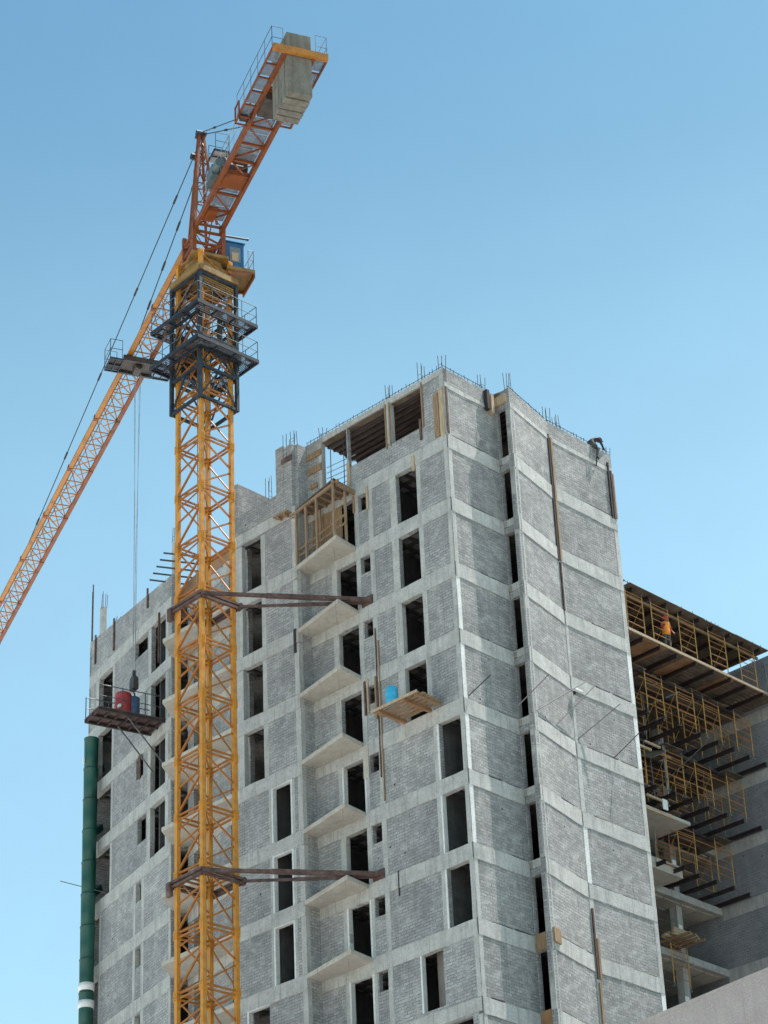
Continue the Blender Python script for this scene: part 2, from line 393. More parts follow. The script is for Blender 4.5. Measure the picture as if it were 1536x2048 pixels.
for k in range(0, 10):
    if k == 8: beam(FW, -8.4, -.02, k, 0, .5)
    else: beam(FW, -8.4, -.02, k)
beam(FW, -7.35, -.02, -1, .27, .26, .02)
for (u0, u1, ka, kb) in [(1.62, 1.83, 0, 4), (3.03, 3.36, 0, 4), (5.25, 5.46, 0, 9), (6.66, 6.92, 0, 9), (0.02, .2, 0, 9), (1.42, 1.66, 4, 7), (4.42, 4.64, 0, 9)]:
    for k in range(ka, kb): column(FW, -u1, -u0, L(k + 1) + .02, L(k) - .62, .009 if u0 != .02 else .011)
column(FW, -3.41, -3.13, L(-.36), L(-1.0), .012)
column(FW, -7.46, -7.31, L(-.06), L(-1.0), .012)
column(FW, -.24, -.02, L(-.02), L(-1.0), .012)
for k in (4, 5, 6): trim(FW, -1.40, -.21, L(k + 1), L(k + .2))
trim(FW, -2.9, -1.8, L(7.95), L(7.17))
for k in (4, 6, 7): trim(FW, -6.65, -5.47, L(k + 1), L(k + .21), right=True)
# --- proud bay left of the recess
H = []
for k in range(0, 4): hole(10.44, 11.66, L(k + .19), L(k + 1))
for k in range(4, 7): hole(8.93, 10.0, L(k + .21), L(k + 1))
for k in range(7, 9): hole(10.4, 11.6, L(k + .21), L(k + 1))
wall(FQ, -12.3, -8.43, ZB, L(-.335), H)
MB().box(-8.43, -8.23, .2, .76, ZB, L(-1.05)).build('return_wall', 'block', T, FQ)
for k in range(0, 10): beam(FQ, -12.28, -8.25, k, 0, .5 if k == 0 else .6)
for (u0, u1, ka, kb) in [(11.67, 12.02, 0, 4), (10.2, 10.43, 0, 4), (8.26, 8.5, 0, 9), (10.02, 10.2, 4, 7), (8.72, 8.92, 4, 7)]:
    for k in range(ka, kb): column(FQ, -u1, -u0, L(k + 1) + .02, L(k) - .62)
for k in (4, 5, 6): trim(FQ, -10.0, -8.93, L(k + 1), L(k + .21), right=True)
trim(FQ, -11.6, -10.4, L(8), L(7.21))
# stub of wall standing higher above the bay, with open pockets left for columns
MB().box(-9.42, -8.95, 0, .2, L(-.335), L(-1.1)).box(-8.72, -8.43, 0, .2, L(-.335), L(-1.06)).box(-8.95, -8.72, .02, .2, L(-.335), L(-.78)).build('parapet_stub', 'block', T, FQ)
# --- recess behind the mast, between the bay and the turned left end
rL = FS.w(2.15, .8); rR = FQ.w(-12.1, .75)
dr = rR - rL; FM = Frame(rL.x, rL.y, math.atan2(dr.y, dr.x)); ML = dr.length
H = []
for k in range(0, 10):
    H.append((.55, 1.5, L(k + 1), L(k + .21))); H.append((ML - 1.75, ML - .45, L(k + 1), L(k + .21)))
wall(FM, 0, ML, ZB, L(-.02), H)
for k in range(0, 10): beam(FM, .02, ML - .02, k)
for k in range(0, 9):
    column(FM, ML - .43, ML - .2, L(k + 1) + .02, L(k) - .62, mt='plaster'); column(FM, 1.52, 1.8, L(k + 1) + .02, L(k) - .62)
# --- turned left end
H = []
for k in range(0, 4): hole(-1.52, 0., L(k + .2), L(k + 1))
hole(.42, 1.84, L(.17), L(.5)); hole(.8, 1.55, L(2.2), L(2.55)); hole(.45, 1.35, L(3.22), L(3.62))
for k in range(4, 11): hole(.87, 1.45, L(k + .23), L(k + .52))
for k in range(0, 2): hole(4.3, 5.84, L(k + .1), L(k + 1))
for k in range(2, 4): hole(4.3, 6.95, L(k + .1), L(k + 1))
for k in range(4, 11): hole(5.35, 6.95, L(k + .15), L(k + 1))
wall(FS, -7.06, 2.15, ZB, L(-.42), H, topfn=lambda x: L(-.43 + .03 * x))
for k in range(0, 10): beam(FS, -6.2 if k > 1 else -7.0, 2.13, k, 0., .6)
for (u0, u1, ka, kb) in [(.02, .3, 0, 4), (-1.8, -1.54, 0, 4), (4.1, 4.28, 0, 4), (5.16, 5.34, 4, 9), (.6, .86, 4, 9), (1.46, 1.68, 4, 9), (5.86, 6.2, 0, 2), (-2.12, -1.95, 4, 9)]:
    for k in range(ka, kb): column(FS, -u1, -u0, L(k + 1) + .02, L(k) - .62)
FSs = FS.w(-7.06); FE = Frame(FSs.x, FSs.y, THS + pi + pi / 2)
wall(FE, 0, 8, ZB, L(-.5), [], y0=-.2)
# --- right hand faces
def gaps(x0, x1):                     # open bed joints left under the first course above each floor beam
    h = []
    for k in range(0, 9):
        x = x0 + random.uniform(0, .6)
        while x < x1 - .3:
            ln = random.uniform(.5, 1.9)
            if random.random() < .72: h.append((x, min(x + ln, x1 - .05), L(k) + .015, L(k) + random.choice((.045, .055, .07))))
            x += ln + random.uniform(.05, .3)
    return h
wall(FA, 0, 3.2, ZB, L(-1.09), gaps(.25, 3.0), 'block_sun_toned')
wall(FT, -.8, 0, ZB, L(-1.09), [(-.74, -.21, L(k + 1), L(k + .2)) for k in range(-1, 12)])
wall(FB, 0, 3.35, ZB, L(-1.09), gaps(.3, 3.25), 'block_sun_toned'); wall(FC, 0, 4.22, ZB, L(-1.09), gaps(.2, 3.95), 'block_sun_toned')
for k in range(0, 10):
    beam(FA, .02, 3.15, k); beam(FB, .02, 3.3, k); beam(FC, .05, 4.2, k, 0, .62)
    MB().box(-.76, -.2, -.02, .25, L(k) - .3, L(k) + .03).build('floor_beam', 'beam', T, FT)
beam(FA, .02, 3.1, -1, -.48, .2); beam(FB, .02, 3.3, -1, -.48, .2); beam(FC, .05, 4.2, -1, -.48, .2)
for k in range(-1, 9):
    zt = L(k) - .62 if k >= 0 else L(-.86); zb = L(k + 1) + .02
    column(FA, .02, .2, zb, zt, .011, 'plaster' if k in (2, 3, 4, 5) else 'beam')
    column(FB, .02, .3, zb, zt, .011); column(FT, -.2, -.02, zb, zt, .011)
    column(FC, .04, .17 if k < 4 else .26, zb, zt, .01, 'plaster' if k == 5 else 'beam')
    column(FC, 3.98, 4.2, zb, zt, .011, 'plaster' if k in (2, 3, 7) else 'beam')
MB().box(1.75, 3.9, -.02, .05, L(6) - .5, L(6) - .02).build('plaster_patch', 'plaster', T, FC)
MB().box(.22, 1.15, -.02, .05, L(2) - .5, L(2) - .04).build('plaster_patch', 'plaster', T, FA)
MB().box(.02, .75, -.02, .05, L(7) - .5, L(7) - .04).build('plaster_patch', 'plaster', T, FA)
# east and rear walls, out of sight, closing the volume
wall(FC, 4.0, 4.2, ZB, L(-1.09), [], 'block', 7.6, y0=.2)
pa = FE.w(8, 0); pb = FC.w(4.2, 7.8); dd = pa - pb
wall(Frame(pb.x, pb.y, math.atan2(dd.y, dd.x)), 0, dd.length, ZB, L(-.3), [])
# --- floors
chain = [FS.w(-6.95, .1), FS.w(2.05, .1), FS.w(2.05, .9), FQ.w(-12.2, .85), FQ.w(-12.2, .1), FQ.w(-8.5, .1), FQ.w(-8.5, .85), FW.w(-.1, .1), FA.w(3.1, .1), FB.w(.1, .12), FB.w(3.3, .1), FC.w(4.0, .1), FC.w(4.0, 7.6), FE.w(7.8, .1)]
flat = [(p.x, p.y) for p in chain]
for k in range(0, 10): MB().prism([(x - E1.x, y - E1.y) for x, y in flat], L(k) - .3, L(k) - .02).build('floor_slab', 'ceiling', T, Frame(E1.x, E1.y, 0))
rf = [FW.w(-7.4, .02), FW.w(-.05, .1), FA.w(3.1, .1), FB.w(.1, .12), FB.w(3.3, .1), FC.w(4.1, .1), FC.w(4.1, 5.5), FW.w(-7.4, 5.5)]
MB().prism([(p.x - E1.x, p.y - E1.y) for p in rf], L(-1) - .02, L(-1.09) + .02).build('roof_slab', 'ply', T, Frame(E1.x, E1.y, 0))
mb = MB()
for i in range(16):
    y = .35 + i * .36; mb.box(-7.3, -.3, y, y + .09, L(-1) - .17, L(-1) - .03)
mb.build('roof_joists', 'joist', T, FW)
# waffle ribs under the floors, seen as a lattice through the openings
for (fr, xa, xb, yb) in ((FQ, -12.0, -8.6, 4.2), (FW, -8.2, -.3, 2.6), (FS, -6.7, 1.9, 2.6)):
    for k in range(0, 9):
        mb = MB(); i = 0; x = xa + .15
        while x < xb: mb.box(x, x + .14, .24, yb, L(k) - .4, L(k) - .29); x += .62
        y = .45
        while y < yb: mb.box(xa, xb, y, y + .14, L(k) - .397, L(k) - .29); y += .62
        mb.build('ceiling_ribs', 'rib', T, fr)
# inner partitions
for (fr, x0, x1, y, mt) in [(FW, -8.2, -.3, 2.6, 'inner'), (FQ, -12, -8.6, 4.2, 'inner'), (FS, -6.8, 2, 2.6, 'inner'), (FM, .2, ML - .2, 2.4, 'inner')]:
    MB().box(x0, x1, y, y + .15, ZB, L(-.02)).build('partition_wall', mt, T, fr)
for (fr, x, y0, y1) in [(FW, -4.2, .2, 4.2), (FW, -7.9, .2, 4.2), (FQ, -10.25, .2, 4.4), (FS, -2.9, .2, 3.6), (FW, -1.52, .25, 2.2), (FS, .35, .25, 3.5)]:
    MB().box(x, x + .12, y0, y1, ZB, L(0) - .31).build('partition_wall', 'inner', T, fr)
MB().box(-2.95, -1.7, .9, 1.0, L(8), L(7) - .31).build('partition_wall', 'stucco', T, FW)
# --- balconies
for k in range(1, 10):
    j = jit(.04)
    pts = [FW.w(-8.42, 0), FW.w(-8.42, -.74), FW.w(-5.28 + j, -1.38), FW.w(-5.46 + j, .02)]
    MB().prism([(p.x - E1.x, p.y - E1.y) for p in pts], L(k) - .17, L(k) + .015).build('balcony_slab', 'slab', T, Frame(E1.x, E1.y, 0), .015)
    pts = [FM.w(-.5, -.3), FS.w(3.3 + jit(.05), -1.0), FQ.w(-12.29, .0), FQ.w(-12.29, .72), FM.w(.4, .02), FM.w(.1, -.1)]
    MB().prism([(p.x - E1.x, p.y - E1.y) for p in pts], L(k) - .17, L(k) + .015).build('balcony_slab', 'slab', T, Frame(E1.x, E1.y, 0), .015)
# --- reinforcing steel left standing
def rebars(fr, x, y, z, h, n=4, sp=.2, tilt=.04, r=.014):
    mb = MB()
    for i in range(n):
        a, b = (i % 2) * sp - sp / 2, (i // 2) * sp - sp / 2
        mb.tube((x + a, y + b, z - .1), (x + a + jit(tilt), y + b + jit(tilt), z + h * random.uniform(.8, 1.05)), r, 5)
    for q in range(2): mb.box(x - sp / 2, x + sp / 2, y - sp / 2 - .006, y - sp / 2 + .006, z + h * (.1 + .22 * q), z + h * (.1 + .22 * q) + .012)
    return mb.build('starter_bars', 'rebar', T, fr)
zt = L(-1.09)
for (fr, x, z, h) in [(FW, -.15, zt, .75), (FW, -1.35, zt, 1.0), (FW, -3.25, zt, .75), (FW, -7.3, zt, .55), (FA, 2.5, zt, .75), (FB, .2, zt, .95), (FC, .1, zt, .9), (FC, .75, zt, .75), (FC, 4.1, zt, .5),
                      (FQ, -8.85, L(-.9), 1.1), (FQ, -8.35, L(-1.06), .7), (FS, -4.15, L(-.56), .3), (FS, -5.75, L(-1.1), .75)]:
    rebars(fr, x, .12, z, h)
MB().tube((-7.05, .1, L(-.3)), (-7.07, .1, L(-1.72)), .035, 6).tube((-7.16, .1, L(-.3)), (-7.16, .1, L(-1.6)), .02, 5).build('starter_bars', 'rebar', T, FS)
def cage(fr, x0, x1, z):
    mb = MB(); n = int((x1 - x0) / .22)
    for zz in (.06, .2): mb.tube((x0, .1, z + zz), (x1, .1, z + zz + jit(.03)), .018, 4)
    for i in range(n):
        x = x0 + (x1 - x0) * i / n + jit(.03); mb.tube((x, .1, z - .05), (x + jit(.05), .1, z + .24 + jit(.1)), .017, 4)
    return mb.build('rebar_cage', 'rebar', T, fr)
cage(FW, -8.3, -.2, zt); cage(FA, .1, 2.6, zt); cage(FB, .1, 3.3, zt); cage(FC, .1, 3.9, zt)
# columns and a stair head standing on the lower roof
MB().box(1.9, 2.15, .1, .35, L(-.3), L(-.97)).build('roof_column', 'beam', T, FS, .01); rebars(FS, 2.02, .22, L(-.97), .8)
MB().box(-6.1, -5.82, .05, .3, L(-.6), L(-1.12)).build('roof_column', 'beam', T, FS, .01)
hh = FQ.w(-12.0, 2.6)
MB().box(-2.5, .55, 0, .2, L(0), L(-.93)).build('stair_head_wall', 'block_sun_toned', T, Frame(hh.x, hh.y, THC))
rebars(Frame(hh.x, hh.y, THC), -.5, .1, L(-.93), 1.3); rebars(Frame(hh.x, hh.y, THC), .45, .1, L(-.93), 1.1)
MB().box(0, 5, 2.0, 2.06, L(-.02), L(-.75)).build('roof_formwork_panel', 'ply_orange', T, FM)
MB().box(-.9, 4.4, -.02, .03, L(-.04), L(-.3)).build('roof_formwork_panel', 'ply_orange', T, FM)
mb = MB()
for i in range(5): mb.bar(FM.w(-.3 + i * .55, 1.2, L(-.36) + .08 * i), FM.w(-.9 + i * .55, -1.5 - .1 * i, L(-.36) + .05 * i), .06)
mb.build('roof_outriggers', 'rebar', T)

# ------------------------------------------------------------------ from a photo point to a place on a known plane
def ray(px, py): return fw + RT * ((px - 768) / F_PX) - UP * ((py - 1024) / F_PX)
def atz(px, py, z): d = ray(px, py); return CAMP + d * ((z - CAMP.z) / d.z)
def onf(fr, px, py, y=0.):
    o = fr.w(0, y); n = Vector((-sin(fr.a), cos(fr.a), 0)); d = ray(px, py)
    return fr.local(CAMP + d * ((o - CAMP).dot(n) / d.dot(n)))
def zat(x, y, py):
    a, b = 0, 150
    for _ in range(50):
        z = (a + b) / 2; d = Vector((x, y, z)) - CAMP
        if 1024 - F_PX * d.dot(UP) / d.dot(fw) > py: a = z
        else: b = z
    return a

# ------------------------------------------------------------------ neighbouring building, foreground right
fa = math.atan2(55.39 - 58.0, 8.43 - 6.33)
NB = thing('neighbouring_building', 'plain pinkish grey rendered wall of a lower building cutting the bottom right corner', 'building', Frame(6.33, 58.0, fa))
MB().box(-9, 30, 0, .3, 0, 21.18).box(-9, 30, .3, 55, 0, 20.6).build('rendered_wall', 'stucco', NB, Frame(6.33, 58.0, fa))  # visible wall, plus unseen bulk run far back to cut ground bounce
MB().box(-8.9, 29.9, .4, 54.9, 20.6, 20.65).build('bounce_blocking_roof', 'bounce_dark', NB, Frame(6.33, 58.0, fa))  # added out of view: dark top keeps bounce off the tower's right faces
MB().box(-9.02, 30.02, -.012, .4, 21.18, 21.28).build('coping', 'stucco', NB, Frame(6.33, 58.0, fa))

# ------------------------------------------------------------------ rear wing
WG = thing('rear_wing', 'open concrete rear wing with raw slabs and a blank block wall, right of the tower', 'building', Frame(JX, JY, 0))
wall(FR, -9, 14, ZB, L(.13), [], 'block_plain', parent=WG)
MB().box(-9, -.3, .22, .4, ZB, L(-.04)).build('inner_wall', 'block_plain', WG, FR)
for k in range(1, 10): MB().box(.01, 14, -.01, .1, L(k) - .6, L(k)).build('floor_beam', 'beam', WG, FR)
for k in range(0, 10):
    mb = MB().box(-17, .19, .0 if k else 3, 9, L(k) - .3, L(k))
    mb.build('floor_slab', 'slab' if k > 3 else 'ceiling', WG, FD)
    if k > 2:
        mb = MB()
        for i in range(9):
            for j in range(5):
                mb.box(-.25 - i * 1.25 - 1.1, -.25 - i * 1.25, .3 + j * .9, 1.1 + j * .9, L(k) - .36, L(k) - .302)
        mb.build('ceiling_panels', 'slab', WG, FD)
        MB().box(-17, .1, -.03, .12, L(k) - .32, L(k) + .02).build('slab_edge', 'beam', WG, FD)
for x in (-2.6, -6.6, -10.8, -14.8):
    MB().box(x - .2, x + .2, .5, .9, ZB, L(0) - .3).build('column', 'beam', WG, FD)
MB().box(-17, .2, 6, 6.2, ZB, L(0)).build('core_wall', 'block', WG, FD)
MB().box(-4.8, -4.6, 1.2, 6, ZB, L(1)).build('core_wall', 'block', WG, FD)
MB().box(-9.3, -4.8, 1.2, 1.4, ZB, L(3)).build('core_wall', 'beam', WG, FD)
OUT = {1: 4.62, 2: 3.7, 3: 2.9, 4: 1.95}
rowname = {1: 'on the top timber deck', 2: 'in the second shoring row', 3: 'in the third shoring row', 4: 'in the lowest shoring row'}
# joists
jo = None
for k in (1, 2, 3, 4):
    o = OUT[k]; n = 9 if k < 3 else 7
    for i in range(n):
        x = -.2 - i * 1.25 + jit(.06)
        if k == 1: x += .3
        fr = Frame(*FD.w(x, 0)[:2], THC, L(k))
        lab = 'dark joist jutting out %s, %s from the right wall' % ({1: 'below the timber deck', 2: 'below the second shoring row', 3: 'below the third shoring row', 4: 'below the lowest shoring row'}[k], ['first', 'second', 'third', 'fourth', 'fifth', 'sixth', 'seventh', 'eighth', 'ninth'][i])
        ln = o + jit(.1)
        jb = MB().box(-.05, .05, -ln, 1.6, .0, .03).box(-.05, .05, -ln, 1.6, .15, .18).box(-.012, .012, -ln + .01, 1.6, .03, .15)
        tag(jb.build('steel_joist', 'joist', None, fr), lab, 'joist', 'steel joists under the shoring frames')
# timber deck on level 1
dk = thing('timber_deck', 'plank deck with a sunlit front edge, carried on joists in the rear wing', 'deck', Frame(*FD.w(0, 0)[:2], THC))
mb = MB()
for i in range(9): mb.box(-13, 1.5, -OUT[1] + .05 + i * .24, -OUT[1] + .26 + i * .24, L(1) + .185, L(1) + .225)
mb.build('planks', 'ply', dk, FD)
MB().box(-13, 1.5, -OUT[1] - .03, -OUT[1] + .045, L(1) + .185, L(1) + .31).build('edge_board', 'wood_pale', dk, FD)
mb = MB()
for x0, x1 in [(-12.3, -10.6), (-9.9, -8.2), (-6.9, -6.1), (-3.9, -3.2)]: mb.box(x0, x1, -OUT[1] + .1, -2.6, L(1) + .15, L(1) + .183)
mb.build('soffit_panel', 'ply_orange', dk, FD)
# plywood roof deck
rd = thing('plywood_roof_deck', 'grey brown plywood formwork roof on dark joists over the shoring frames', 'formwork', Frame(*FD.w(0, 0)[:2], THC))
mb = MB(); x = -13.2
zR = L(1) + 2.62
for wd in (2.2, .02, 3.0, 2.4, 2.4, 2.6):
    if wd < .1: x += .28; continue
    mb.box(x, x + wd - .02, -4.75 + jit(.02), 3.0, zR, zR + .03 + jit(.006)); x += wd
mb.build('plywood_sheet', 'ply', rd, FD)
for i in range(11):
    xx = -12.6 + i * 1.17
    MB().box(xx - .05, xx + .05, -4.6 + jit(.1), 3.0, zR - .17, zR - .003).build('joist', 'joist', rd, FD)
MB().box(-13, -.5, -1.2, -1.05, zR - .32, zR - .175).build('ledger', 'wood', rd, FD)
MB().box(-13, -.5, -4.2, -4.1, zR - .30, zR - .175).build('ledger', 'wood', rd, FD)
mb = MB()
for i in range(46):
    xx = -12.9 + i * .27 + jit(.08); mb.tube((xx, -4.55 + jit(.1), zR), (xx + jit(.06), -4.55, zR + .08 + abs(jit(.22))), .014, 4)
mb.tube((-13, -4.6, zR + .1), (-.6, -4.6, zR + .09), .016, 4).build('slab_steel', 'rebar', rd, FD)
# scaffold frames
def make_frame(fr, label):
    t = thing('scaffold_frame', label, 'scaffold frame', fr, 'ladder shoring frames in the rear wing')
    for x in (0, 1.2):
        mb = MB().tube((x, 0, .18), (x, 0, 2.02), .026, 6)
        mb.build('post', 'scaf', t, fr)
        MB().tube((x, 0, 0), (x, 0, .18), .016, 6).box(x - .07, x + .07, -.07, .07, 0, .012).build('base_jack', 'rail', t, fr); MB().tube((x, 0, 2.02), (x, 0, 2.2), .016, 6).build('head_jack', 'rail', t, fr)
    for z in (.45, .82, 1.2, 1.5, 1.76, 1.98): MB().tube((0, 0, z), (1.2, 0, z), .018, 5).build('rung', 'scaf_rung', t, fr)
    return t
fr0 = None
ordn = ['first', 'second', 'third', 'fourth', 'fifth', 'sixth', 'seventh']
def put_frame(x, o, k, label, dz=.2):
    global fr0
    fr = Frame(*FD.w(x, -o)[:2], THC + jit(.03), L(k) + dz)
    if fr0 is None: fr0 = make_frame(fr, label)
    else: dup(fr0, fr, label)
XS = {1: [-10.78, -8.97, -6.97, -4.74, -2.44], 2: [-8.75, -6.5, -4.5, -2.15], 3: [-6.75, -4.6, -2.22], 4: [-5.2, -2.41]}
DZ = {1: .32, 2: .18, 3: .18, 4: .18}
for k in XS:
    for i, x in enumerate(XS[k]):
        put_frame(x, OUT[k] - .14, k, 'yellow ladder frame %s, %s from the left in front' % (rowname[k], ordn[i]), DZ[k])
    for i, x in enumerate(XS[k]):
        if k == 1: continue
        put_frame(x + .5, OUT[k] - 1.75, k, 'shaded ladder frame set back %s, %s from the left' % (rowname[k], ordn[i]), .185)
put_frame(-11.0, OUT[2] - .3, 2, 'yellow frame half hidden by the tower corner in the second shoring row', .18)
put_frame(-9.0, OUT[3] - .5, 3, 'yellow frame half hidden by the tower corner in the third shoring row', .18)
p = onf(FD, 1350, 1972, -.5)
put_frame(p.x, .5, 6, 'pale shoring frame standing lowest of all, just above the neighbouring wall', p.z - L(6))
# ledger pipes, diagonal braces and loose planks that tie each shoring row together
for k in XS:
    zb_ = L(k) + DZ[k]; o = OUT[k] - .14; x0 = XS[k][0] - .4; x1 = XS[k][-1] + 1.5
    sb = thing('shoring_bracing', ['', 'rusty pipes and cross braces behind the frames on the top timber deck', 'rusty pipes and cross braces behind the second shoring row', 'rusty pipes and cross braces behind the third shoring row', 'rusty pipes and cross braces behind the lowest shoring row'][k], 'bracing', Frame(*FD.w(x0, -o)[:2], THC), 'pipe bracing of the shoring rows')
    for z in ((.9, 1.7) if k > 1 else ()): MB().tube((x0, -o + .05, zb_ + z), (x1, -o + .05 + jit(.1), zb_ + z + jit(.06)), .02, 5).build('ledger_pipe', 'scaf_rung', sb, FD)
    for x in XS[k]:
        for q in ((0, 1.2) if k > 1 else (1.2,)):
            MB().tube((x + q, -o, zb_ + .4), (x + q + .5, -o + 1.6, zb_ + 1.75), .014, 5).build('cross_brace', 'scaf_rung', sb, FD)
            MB().tube((x + q, -o, zb_ + 1.75), (x + q + .5, -o + 1.6, zb_ + .4), .014, 5).build('cross_brace', 'scaf', sb, FD)
    if k > 1:
        sp = thing('shoring_planks', ['', '', 'dark soffit planks above the second shoring row', 'dark soffit planks above the third shoring row', 'dark soffit planks above the lowest shoring row'][k], 'planks', Frame(*FD.w(x0, -o)[:2], THC), 'soffit planks of the shoring rows')
        for i in range(7):
            xx = -11 + i * 1.5 + jit(.1); MB().box(xx, xx + 1.3, -o + .35 + jit(.3), .4, L(k - 1) - .36, L(k - 1) - .32).build('plank_panel', 'ply', sp, FD)
        for yy in (-o + .5, -o + 1.6): MB().box(-12, x1 - .6, yy, yy + .1, L(k - 1) - .5, L(k - 1) - .365).build('bearer', 'joist', sp, FD)
# props, planks and boards about the shoring
def prop_pole(p, q, r, mt, label, name='prop', cat='prop', group=None): return tag(MB().tube(p, q, r, 7).build(name, mt), label, cat, group)
for i, (px_, py0, py1) in enumerate([(1525, 1290, 1392), (1531, 1288, 1396)]):
    a = onf(FD, px_, py0, -4.2); prop_pole(FD.w(a.x, -4.2, L(1) + .2), FD.w(a.x - .05, -4.2, zR - .3), .035, 'rail', ['grey prop pole at the right end of the top timber deck, left one', 'grey prop pole at the right end of the top timber deck, right one'][i], 'prop_pole', 'prop poles')
prop_pole(FD.w(onf(FD, 1330, 1530, -2.4).x, -2.4, L(3) + .2), FD.w(onf(FD, 1330, 1530, -2.4).x - .03, -2.4, L(2) - .05), .05, 'rail', 'thick pale grey prop between the shoring frames of the third row', 'prop_pole', 'prop poles')
prop_pole(FD.w(-7.6, -2.2, L(3) - .2), FD.w(-4.6, -3.9, L(2) + .05), .022, 'rebar', 'thin pole lying slantwise under the second shoring row', 'leaning_pole', 'pole')
def board(fr, x0, x1, y0, y1, z0, z1, mt, label, name='formwork_board', cat='board', group=None):
    return tag(MB().box(x0, x1, y0, y1, z0, z1).build(name, mt, None, fr, .004), label, cat, group)
for q in range(26):
    k = random.choice((2, 3, 3, 4, 4, 5)); o = {2: 3.5, 3: 2.7, 4: 1.8, 5: .2}[k]; x = random.uniform(-11.5, -2.2); y = random.uniform(-o + .3, .2 if k < 5 else 1.5)
    top = L(k - 1) - .37 if k < 5 else L(4) - .37
    tag(MB().tube((x, y, L(k) + .2 if k < 5 else L(5)), (x + jit(.12), y + jit(.1), top), .024, 6).build('shoring_prop', random.choice(('rust', 'scaf_rung', 'rail', 'wood_brown')), None, FD), 'thin upright prop among the shoring frames of the rear wing', 'prop', 'thin props in the rear wing')
for q in range(9):
    k = random.choice((2, 3, 3, 4)); o = {2: 3.4, 3: 2.6, 4: 1.6}[k]; x = random.uniform(-11, -5.5); y = -o + random.uniform(0, 1.2); ln = random.uniform(1.0, 2.4)
    tag(MB().box(x, x + ln, y, y + random.uniform(.15, .4), L(k) + .185 + .05 * (q % 3), L(k) + .225 + .05 * (q % 3)).build('loose_plank', random.choice(('wood', 'wood_brown', 'ply')), None, FD), 'loose brown plank lying on the joists of a shoring row', 'plank', 'loose planks on the shoring joists')
WBL = [(1331, 1609, 2.9, 'white board standing on edge on the third floor slab of the rear wing, the largest', .34, .5), (1349, 1730, 1.0, 'white board standing on edge beside the tower corner below the lowest shoring row', .26, .5), (1362, 1858, .3, 'small white board on top of the stacked timbers', .24, .4), (1376, 2004, .3, 'small white board just above the neighbouring wall', .3, .5)]
for px_, py_, o, lab, wd, hh_ in WBL:
    a = onf(FD, px_, py_, -o); board(Frame(*FD.w(a.x, -o)[:2], THC), -wd / 2, wd / 2, 0, .04, a.z - hh_ / 2, a.z + hh_ / 2, 'white', lab, 'white_board', 'board', 'white boards in the rear wing')
for px_, py_, o, ln, lab in [(1316, 1597, 2.6, 1.5, 'pale timber lying left of the largest white board'), (1310, 1621, 3.2, 2.6, 'long pale timber lying along the front of the third floor slab by the tower corner'), (1306, 1488, 2.9, 1.1, 'short sunlit timber, the upper of two beside the tower corner'), (1291, 1494, 3.0, .9, 'short sunlit timber, the lower of two beside the tower corner'), (1333, 1511, 2.6, .7, 'short sunlit timber lying right of the slanting sheet')]:
    a = onf(FD, px_, py_, -o); board(Frame(*FD.w(a.x, -o)[:2], THC), -ln / 2, ln / 2, 0, .1, a.z - .05, a.z + .05, 'wood_pale', lab, 'timber', 'timber', 'loose timbers in the rear wing')
a = onf(FD, 1315, 1503, -2.5); pr = FD.w(a.x, -2.5, a.z)
sh = MB().add([(-.95, -.3, -.75), (.5, -.3, .1), (.95, 1.0, .75), (-.7, 1.0, .05)] + [(-.95, -.3, -.72), (.5, -.3, .13), (.95, 1.0, .78), (-.7, 1.0, .08)], [(3, 2, 1, 0), (4, 5, 6, 7), (0, 1, 5, 4), (1, 2, 6, 5), (2, 3, 7, 6), (3, 0, 4, 7)])
tag(sh.build('slanting_sheet', 'ply', None, Frame(pr.x, pr.y, THC, pr.z)), 'tan plywood sheet hanging slantwise between the second and third shoring rows', 'sheet')
a = onf(FD, 1362, 1872, -.6); pr = FD.w(a.x, -.6, a.z)
ts = thing('timber_stack', 'stack of pale timbers with sunlit ends over a slab edge of the rear wing', 'timber stack', Frame(pr.x, pr.y, THC, pr.z))
for i in range(7):
    z = .13 * (i // 3); y = .28 * (i % 3) - .3 + jit(.04)
    MB().box(-.95 + jit(.15), .85 + jit(.25), y, y + .12, z - .2, z - .09).build('plank', 'wood_pale', ts, Frame(pr.x, pr.y, THC + jit(.06), pr.z))
for i in range(4): MB().box(-.7 + i * .42, -.6 + i * .42, -.9 + jit(.1), .9, -.32, -.21).build('bearer', 'wood', ts, Frame(pr.x, pr.y, THC + .03, pr.z))
for px_, py_, o, lab in [(1342, 1728, 1.4, 'concrete coloured box panel hung below the lowest shoring row beside the tower')]:
    a = onf(FD, px_, py_, -o); board(Frame(*FD.w(a.x, -o)[:2], THC), -1.6, .8, 0, 1.3, a.z - .5, a.z + .05, 'slab', lab, 'form_box', 'form box')
a = onf(FD, 1320, 1650, -1.6); board(Frame(*FD.w(a.x, -2.6)[:2], THC), -2.2, .95, 0, 2.2, a.z - .1, a.z + .06, 'slab', 'grey slab laid flat as a landing under the largest white board', 'landing_slab', 'slab')

